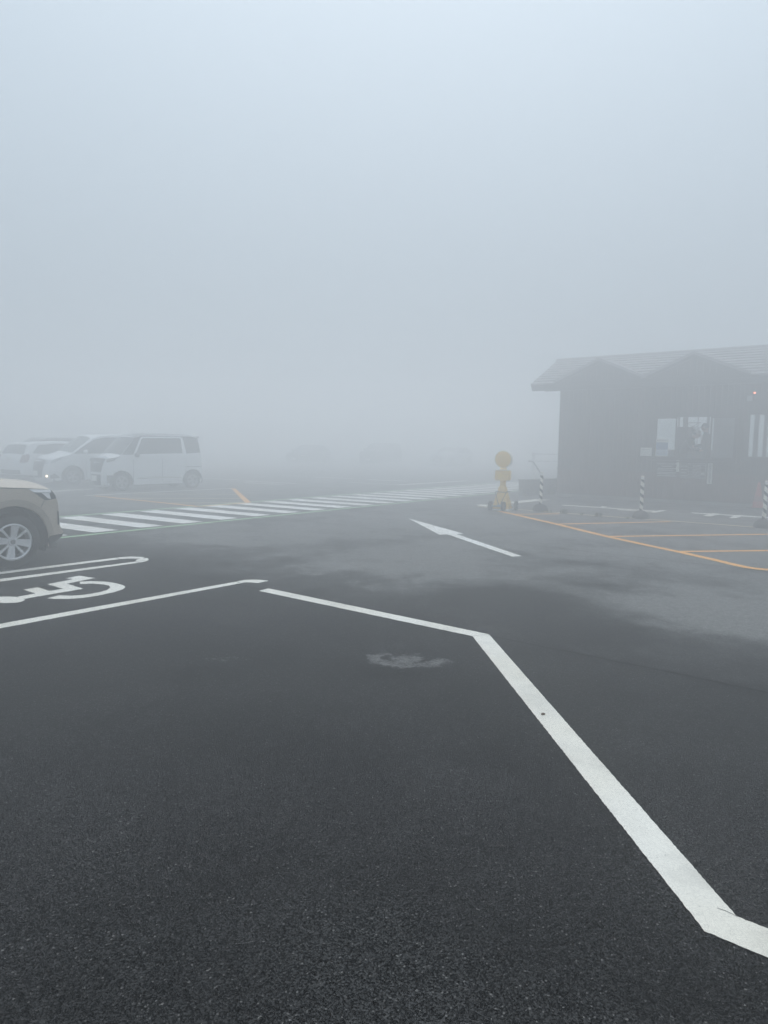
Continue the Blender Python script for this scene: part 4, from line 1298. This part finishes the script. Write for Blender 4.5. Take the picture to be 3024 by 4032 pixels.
def person(name, label, loc, rz, J, fingers, cloth, cap_mat, brim_dir, hair=True):
    """J: joints in local metres (faces +x); one skinned surface"""
    root = empty(name, loc, rz, label, 'person')
    verts, rad, edges, idx = [], [], [], {}
    def v(n, p, r):
        idx[n] = len(verts); verts.append(p); rad.append(r)
    for n, pr in J.items():
        if n != 'face':
            v(n, *pr)
    def e(a, b):
        edges.append((idx[a], idx[b]))
    for a, b in (('pelvis', 'waist'), ('waist', 'chest'), ('chest', 'neck'), ('neck', 'skull'), ('skull', 'crown')):
        e(a, b)
    for s in 'LR':
        for a, b in (('pelvis', 'hip'), ('hip', 'knee'), ('knee', 'ankle'), ('ankle', 'toe')):
            e(a if a == 'pelvis' else a + s, b + s)
        for a, b in (('chest', 'shoulder'), ('shoulder', 'elbow'), ('elbow', 'wrist'), ('wrist', 'palm')):
            e(a if a == 'chest' else a + s, b + s)
        w, pl = Vector(J['wrist' + s][0]), Vector(J['palm' + s][0])
        d = (pl - w).normalized()
        sd_ = Vector((0, 0, 1)).cross(d)
        sd_ = sd_.normalized() if sd_.length > .1 else Vector((0, 1, 0))
        dn = d.cross(sd_)
        for k, (off, ln) in enumerate(((-.033, .062), (-.011, .075), (.011, .07), (.033, .055))):
            a = pl + d * .02 + sd_ * off
            b = a + d * ln * .55 + dn * .008
            c_ = b + d * ln * .35 + dn * .028
            for q, (p, r) in enumerate(((a, .0095), (b, .0085), (c_, .0075))):
                v(f'f{s}{k}{q}', tuple(p), r)
            e('palm' + s, f'f{s}{k}0'); e(f'f{s}{k}0', f'f{s}{k}1'); e(f'f{s}{k}1', f'f{s}{k}2')
        a = w + d * .035 - sd_ * .03
        b = a + d * .035 - sd_ * .022 + dn * .012
        v(f't{s}0', tuple(a), .011); v(f't{s}1', tuple(b), .009)
        e('palm' + s, f't{s}0'); e(f't{s}0', f't{s}1')
    me = bpy.data.meshes.new('skel')
    me.from_pydata([tuple(p) for p in verts], edges, [])
    o = bpy.data.objects.new('skel', me)
    col.objects.link(o)
    md = o.modifiers.new('skin', 'SKIN')
    md.use_smooth_shade = True
    ss = o.modifiers.new('sub', 'SUBSURF')
    ss.levels = ss.render_levels = 2
    for i, r in enumerate(rad):
        me.skin_vertices[0].data[i].radius = (r, r)
    me.skin_vertices[0].data[idx['pelvis']].use_root = True
    bpy.context.view_layer.update()
    ev = bpy.data.meshes.new_from_object(o.evaluated_get(bpy.context.evaluated_depsgraph_get()))
    bpy.data.objects.remove(o)
    # add a modelled head (skull, jaw, nose, ears) to the same surface
    sk, cw = Vector(J['skull'][0]), Vector(J['crown'][0])
    up = (cw - sk).normalized()
    fr = Vector(J['face'])
    fr = (fr - up * fr.dot(up)).normalized()
    sd_ = up.cross(fr)
    bm = bmesh.new()
    bm.from_mesh(ev)
    hb = bmesh.new()
    bmesh.ops.create_uvsphere(hb, u_segments=24, v_segments=18, radius=1)
    ctr = sk + up * .035
    for q in hb.verts:
        x, y, z = q.co
        X, Y, Z = x * .098, y * .077, z * .118
        if z < 0:
            k = 1 + .18 * z
            Y *= k; X *= (1 + .08 * z)
            X += .018 * -z if x > 0 else 0
        if x > .82 and -.32 < z < .12:
            X += .022 * max(0, 1 - abs(y) * 4) * (1 - abs(z + .12) * 2.4)      # nose
        if x > .7 and .05 < z < .2:
            X -= .006 * (1 if .15 < abs(y) < .55 else 0)                        # eye sockets
        if abs(y) > .93 and abs(z) < .25 and abs(x) < .25:
            Y += .014 * (1 if y > 0 else -1)                                    # ears
        q.co = ctr + fr * X + sd_ * Y + up * Z
    tm = bpy.data.meshes.new('h'); hb.to_mesh(tm); hb.free()
    n0 = len(bm.faces)
    bm.from_mesh(tm)
    bm.faces.ensure_lookup_table()
    neck = Vector(J['neck'][0])
    for i, f in enumerate(bm.faces):
        c_ = f.calc_center_median()
        skinny = i >= n0 or (c_ - neck).dot(up) > .015
        for s in 'LR':
            if (c_ - Vector(J['palm' + s][0])).length < .12 and (c_ - Vector(J['wrist' + s][0])).dot(Vector(J['palm' + s][0]) - Vector(J['wrist' + s][0])) > .0004:
                skinny = True
        f.material_index = 1 if skinny else 0
        f.smooth = True
    bme = bpy.data.meshes.new('body')
    bm.to_mesh(bme); bm.free()
    bme.materials.append(cloth); bme.materials.append(M_SKIN)
    bo = link('body', bme, None, root)
    # hair and cap
    def dome(nm, mt, sc, zlo, off, brim=None):
        d = bmesh.new()
        bmesh.ops.create_uvsphere(d, u_segments=24, v_segments=14, radius=1)
        bmesh.ops.delete(d, geom=[q for q in d.verts if q.co.z < zlo], context='VERTS')
        for q in d.verts:
            q.co = ctr + fr * (q.co.x * .098 * sc + off) + sd_ * q.co.y * .077 * sc + up * (q.co.z * .118 * sc + .004)
        if brim:
            b0, b1, a0, a1, drop = brim
            n = 20
            R0 = [d.verts.new(ctr + fr * (.098 * sc * b0 * math.cos(a)) + sd_ * (.077 * sc * b0 * math.sin(a)) + up * (.118 * sc * (zlo + .06))) for a in [a0 + (a1 - a0) * k / n for k in range(n + 1)]]
            R1 = [d.verts.new(ctr + fr * (.098 * sc * b1 * math.cos(a)) + sd_ * (.077 * sc * b1 * math.sin(a)) + up * (.118 * sc * (zlo + .06) - drop)) for a in [a0 + (a1 - a0) * k / n for k in range(n + 1)]]
            for k in range(n):
                d.faces.new((R0[k], R0[k + 1], R1[k + 1], R1[k]))
        ob = from_bm(nm, d, mt, root, 60)
        sd2 = ob.modifiers.new('s', 'SOLIDIFY'); sd2.thickness = .006
        return ob
    if hair:
        dome('hair', M_HAIR, 1.05, -.35, -.016)
    dome('cap', cap_mat, 1.16, .12, -.002, brim_dir)
    return root
def booth_pt(x, y, z):
    return BO + Vector((math.cos(BA) * x - math.sin(BA) * y, math.sin(BA) * x + math.cos(BA) * y, z))
standing = {
    'pelvis': ((0, 0, .93), .135), 'waist': ((.0, 0, 1.08), .135), 'chest': ((.02, 0, 1.33), .15), 'neck': ((.03, 0, 1.49), .058), 'skull': ((.055, 0, 1.60), .055), 'crown': ((.06, 0, 1.66), .05),
    'shoulderL': ((.02, .19, 1.40), .072), 'elbowL': ((.06, .25, 1.13), .055), 'wristL': ((.28, .16, 1.09), .036), 'palmL': ((.35, .13, 1.09), .03),
    'shoulderR': ((.02, -.19, 1.40), .072), 'elbowR': ((.05, -.25, 1.13), .055), 'wristR': ((.27, -.15, 1.06), .036), 'palmR': ((.34, -.12, 1.06), .03),
    'hipL': ((0, .09, .88), .10), 'kneeL': ((.01, .10, .48), .072), 'ankleL': ((-.01, .10, .085), .05), 'toeL': ((.14, .11, .04), .04),
    'hipR': ((0, -.09, .88), .10), 'kneeR': ((.01, -.10, .48), .072), 'ankleR': ((-.01, -.10, .085), .05), 'toeR': ((.14, -.11, .04), .04), }
J1 = dict(standing); J1['face'] = (1, 0, -.1)
person('person', 'person in dark clothes and dark cap standing inside the booth window, turned to the other', booth_pt(4.14, .95, FZ), BA + math.pi,
       J1, True, M_CLOTHK, M_CLOTHB, (.92, 1.75, -.75, .75, .01))
bent = dict(standing)
bent.update({'waist': ((.05, 0, 1.05), .135), 'chest': ((.17, 0, 1.24), .145), 'neck': ((.255, 0, 1.34), .056), 'skull': ((.335, 0, 1.405), .055), 'crown': ((.365, 0, 1.46), .05),
             'shoulderL': ((.18, .18, 1.29), .07), 'elbowL': ((.26, .24, 1.03), .053), 'wristL': ((.46, .13, .98), .035), 'palmL': ((.53, .11, .97), .03),
             'shoulderR': ((.18, -.18, 1.29), .07), 'elbowR': ((.26, -.24, 1.03), .053), 'wristR': ((.46, -.13, .98), .035), 'palmR': ((.53, -.10, .97), .03)})
bent['face'] = (1, 0, -.7)
person('person', 'person in dark clothes and pale cap bending forward inside the booth window', booth_pt(3.52, .92, FZ - .02 + .02), BA, bent, True, M_CLOTHB, M_CAPW, (.92, 1.7, -1.2, 1.2, .035))

# ------------------------------------------------------------------ bollards
def bollard(pxy, lean, label):
    r = empty('bollard', G(*pxy), 0, label, 'bollard', 'striped bollards along the lane edge')
    r.rotation_euler = (lean[0], lean[1], random.uniform(0, .4))
    lathe('base', [(.185, 0.0), (.19, .03), (.175, .08), (.14, .13), (.09, .165), (.05, .178)], M_RUBBER, r, 26)
    lathe('pole', [(.036, .17), (.036, .88), (.034, .885)], M_CREAM, r, 20)
    lathe('cap', [(.028, .885), (.030, .895), (.030, .925), (.037, .928), (.037, .945), (.028, .955)], M_CREAM, r, 20)
    lathe('reflector_band', [(.0335, .8955), (.0335, .924)], M_SILVER, r, 20)
    p, w = .17, .072
    for k in range(5):
        bm = bmesh.new()
        n = 24
        rows = []
        for i in range(n + 1):
            a = -2 * math.pi * i / n
            z0 = .175 + k * p - p * .55 + p * i / n
            rows.append([bm.verts.new((.0378 * math.cos(a), .0378 * math.sin(a), min(max(z, .172), .878))) for z in (z0, z0 + w)])
        for a, b in zip(rows[:-1], rows[1:]):
            try:
                bm.faces.new((a[0], a[1], b[1], b[0]))
            except ValueError:
                pass
        from_bm('stripe', bm, M_RUBBER, r, 60)
    return r
bollard((2127, 2012), (0.0, .012), 'striped cream and black bollard next to the yellow beacon')
bollard((2523, 2041), (0.0, .0), 'striped cream and black bollard between two others, in front of the price board')
bollard((3005, 2078), (0.0, .018), 'striped cream and black bollard in front of the red cone')

# ------------------------------------------------------------------ yellow warning beacon
bp = G(1977, 2008)
be = empty('warning_beacon', bp, math.radians(-27), 'pale yellow warning beacon with round lamp on a wheeled tapered stand', 'beacon')
def frustum(name, z0, z1, w0, d0, w1, d1, mt, parent, bev=.012):
    bm = bmesh.new()
    vs = [bm.verts.new((sx * w / 2, sy * d / 2, z)) for z, w, d in ((z0, w0, d0), (z1, w1, d1)) for sx, sy in ((-1, -1), (1, -1), (1, 1), (-1, 1))]
    bm.faces.new(vs[:4][::-1]); bm.faces.new(vs[4:])
    for i in range(4):
        bm.faces.new((vs[i], vs[(i + 1) % 4], vs[4 + (i + 1) % 4], vs[4 + i]))
    bmesh.ops.bevel(bm, geom=bm.edges[:], offset=bev, segments=2, affect='EDGES')
    return from_bm(name, bm, mt, parent, 40)
st_ = frustum('stand', .03, .46, .42, .40, .21, .20, M_YEL, be, .02)
for z, w in ((.10, .398), (.21, .345), (.33, .286)):
    frustum('stand_rib', z, z + .012, w + .006, w - .012, w, w - .018, M_YEL, st_, .003)
frustum('stand_foot', .0, .035, .46, .44, .44, .42, M_CREAM, be, .01)
frustum('waist', .461, .60, .215, .205, .16, .15, M_YEL, be, .02)
lathe('neck', [(.075, .601), (.068, .66), (.075, .735)], M_YEL, be, 20)
frustum('battery_box', .735, .985, .36, .22, .35, .21, M_YEL, be, .02)
box('box_lid', (-.185, -.115, .9855), (.185, .115, 1.0), M_CREAM, be, .005)
lathe('lamp_collar', [(.09, 1.0005), (.075, 1.05)], M_YEL, be, 20)
ld = lathe('lamp_housing', [(.205, -.045), (.222, -.035), (.225, .04), (.20, .05)], M_CREAM, be, 40, 'Y', (0, 0, 1.255))
lathe('lamp_lens', [(.10, -.062), (.18, -.058), (.2, -.0455)], M_YEL2, ld, 40, 'Y', (0, 0, 1.255))
lathe('lamp_lens', [(.19, .0505), (.17, .062), (.10, .066)], M_YEL2, ld, 40, 'Y', (0, 0, 1.255))
bm = bmesh.new()
for pts in (((-.145, -.165, .455), (.145, -.165, .455)), ((-.14, -.165, .455), (-.02, -.235, .14)), ((.14, -.165, .455), (.02, -.235, .14)), ((-.145, -.165, .455), (-.145, .165, .455)), ((.145, -.165, .455), (.145, .165, .455)), ((-.145, .165, .455), (.145, .165, .455))):
    add_tube(bm, pts, .007, 6)
from_bm('strap', bm, M_BLACK, be, 60)
for (x0, x1, y) in ((-.21, .12, -.30), (.20, .36, .10)):
    ax = tube('axle', [(x0, y, .115), (x1, y, .115)], .016, M_STEEL, be)
    for xx in ((x0, x1) if y < 0 else (x1 - .04,)):
        lathe('caster', [(.085, xx - .028), (.115, xx - .026), (.118, xx + .026), (.085, xx + .028)], M_RUBBER, be, 24, 'X', (0, y, .118))
box('bracket', (-.05, -.295, .10), (.04, -.215, .15), M_STEEL, be, .005)

# ------------------------------------------------------------------ cone, low wall, fence, pipe
cn = empty('traffic_cone', G(2983, 2003), .3, 'red traffic cone standing against the booth', 'cone')
lathe('cone_body', [(.15, .03), (.138, .06), (.03, .70), (.022, .71)], M_CONE, cn, 28)
frustum('cone_base', 0, .03, .40, .40, .38, .38, M_RUBBER, cn, .01)
lathe('cone_collar', [(.1172, .20), (.0915, .35)], mat('white_cone_band', (.30, .05, .04), .5), cn, 28, caps=False)

lw0, lw1 = G(2071, 1952), booth_pt(-.25, 2.6, 0)
lwd = (lw1 - lw0)
lw = empty('low_wall', lw0, math.atan2(lwd.y, lwd.x), 'low weathered concrete wall running back beside the toll booth', 'wall')
n_ = 5
Lw = lwd.length
for k in range(n_):
    box('block', (Lw * k / n_ + .003, 0, 0), (Lw * (k + 1) / n_ - .003, .30, .46 + random.uniform(-.004, .004)), M_CONC, lw, .008)
box('coping', (-.02, -.02, .466), (Lw + .02, .32, .51), M_CONC, lw, .008)
hp = empty('handrail', booth_pt(-.55, .6, 0), BA, 'slanting grey metal handrail pipe with bent end above the low wall', 'handrail')
tube('rail_pipe', [(-.75, 0, 1.08), (-.64, 0, 1.08), (-.56, 0, 1.04), (-.24, 0, .62), (-.20, 0, .55), (-.20, 0, .0)], .022, M_STEEL, hp, 10)
f0, f1 = G(2098, 1886), booth_pt(9, 15, 0)
fd = f1 - f0
fe = empty('rail_fence', f0, math.atan2(fd.y, fd.x), 'weathered three-rail timber fence in fog behind the booth', 'fence')
FL = fd.length
for k in range(int(FL / 1.9) + 1):
    box('post', (k * 1.9 - .06, -.06, 0), (k * 1.9 + .06, .06, 1.28), M_FENCE, fe, .008)
for z in (.40, .84, 1.18):
    box('rail', (-.1, -.105, z), (FL + .1, -.061, z + .06), M_FENCE, fe, .006)

# ------------------------------------------------------------------ weeds in the joint
def weed(pxy, h, n, label):
    g = G(*pxy)
    bm = bmesh.new()
    for i in range(n):
        a = random.uniform(0, 2 * math.pi)
        L = h * random.uniform(.5, 1.1)
        lean = random.uniform(.2, .9)
        base = Vector((random.uniform(-.5, .5) * h * 1.2, random.uniform(-.25, .25) * h, 0))
        d = Vector((math.cos(a), math.sin(a), 0))
        s = Vector((-d.y, d.x, 0)) * random.uniform(.004, .008)
        p1 = base + d * L * lean * .4 + Vector((0, 0, L * .7))
        p2 = base + d * L * lean + Vector((0, 0, L * random.uniform(.6, 1)))
        v = [bm.verts.new(q) for q in (base - s, base + s, p1 + s, p1 - s, p2)]
        bm.faces.new(v[:4])
        bm.faces.new((v[3], v[2], v[4]))
    o = from_bm('weed', bm, M_LEAF)
    o.location = g
    tag(o, label, 'weed', 'weeds in the lane edge joint')
weed((1932, 2002), .16, 26, 'thin weed tuft growing beside the yellow beacon')
weed((2165, 2019), .10, 14, 'tiny weed sprout at the foot of a striped bollard')
weed((2222, 2023), .15, 40, 'bushy weed tuft in the lane edge joint near the beacon-side bollard')
weed((2355, 2034), .13, 36, 'weed tuft in the lane edge joint halfway between two striped bollards')
weed((2290, 2028), .06, 18, 'low weed sprout between two larger tufts in the lane edge joint')
weed((2470, 2043), .07, 12, 'small weed sprout beside the price-board bollard')
weed((2165, 1946), .22, 46, 'dry grass tuft between the low wall and the booth')

# ------------------------------------------------------------------ fog
bm = bmesh.new()
add_box(bm, (-170, -170, -1.0), (170, 170, 5.2))
me = bpy.data.meshes.new('haze')
bmesh.ops.recalc_face_normals(bm, faces=bm.faces[:])
bm.to_mesh(me)
bm.free()
mt = bpy.data.materials.new('fog_air')
mt.use_nodes = True
nt = mt.node_tree
nt.nodes.clear()
out = nt.nodes.new('ShaderNodeOutputMaterial')
pv = nt.nodes.new('ShaderNodeVolumePrincipled')
pv.inputs['Color'].default_value = (0.988, 0.993, 1.0, 1)
pv.inputs['Density'].default_value = FOG_DENSITY
pv.inputs['Density Attribute'].default_value = ''
pv.inputs['Anisotropy'].default_value = 0.62
nt.links.new(pv.outputs[0], out.inputs['Volume'])
try:
    mt.cycles.homogeneous_volume = True
except Exception:
    pass
hz = link('haze', me, mt)
tag(hz, 'dense pale grey fog filling the whole parking lot', 'fog', kind='stuff')
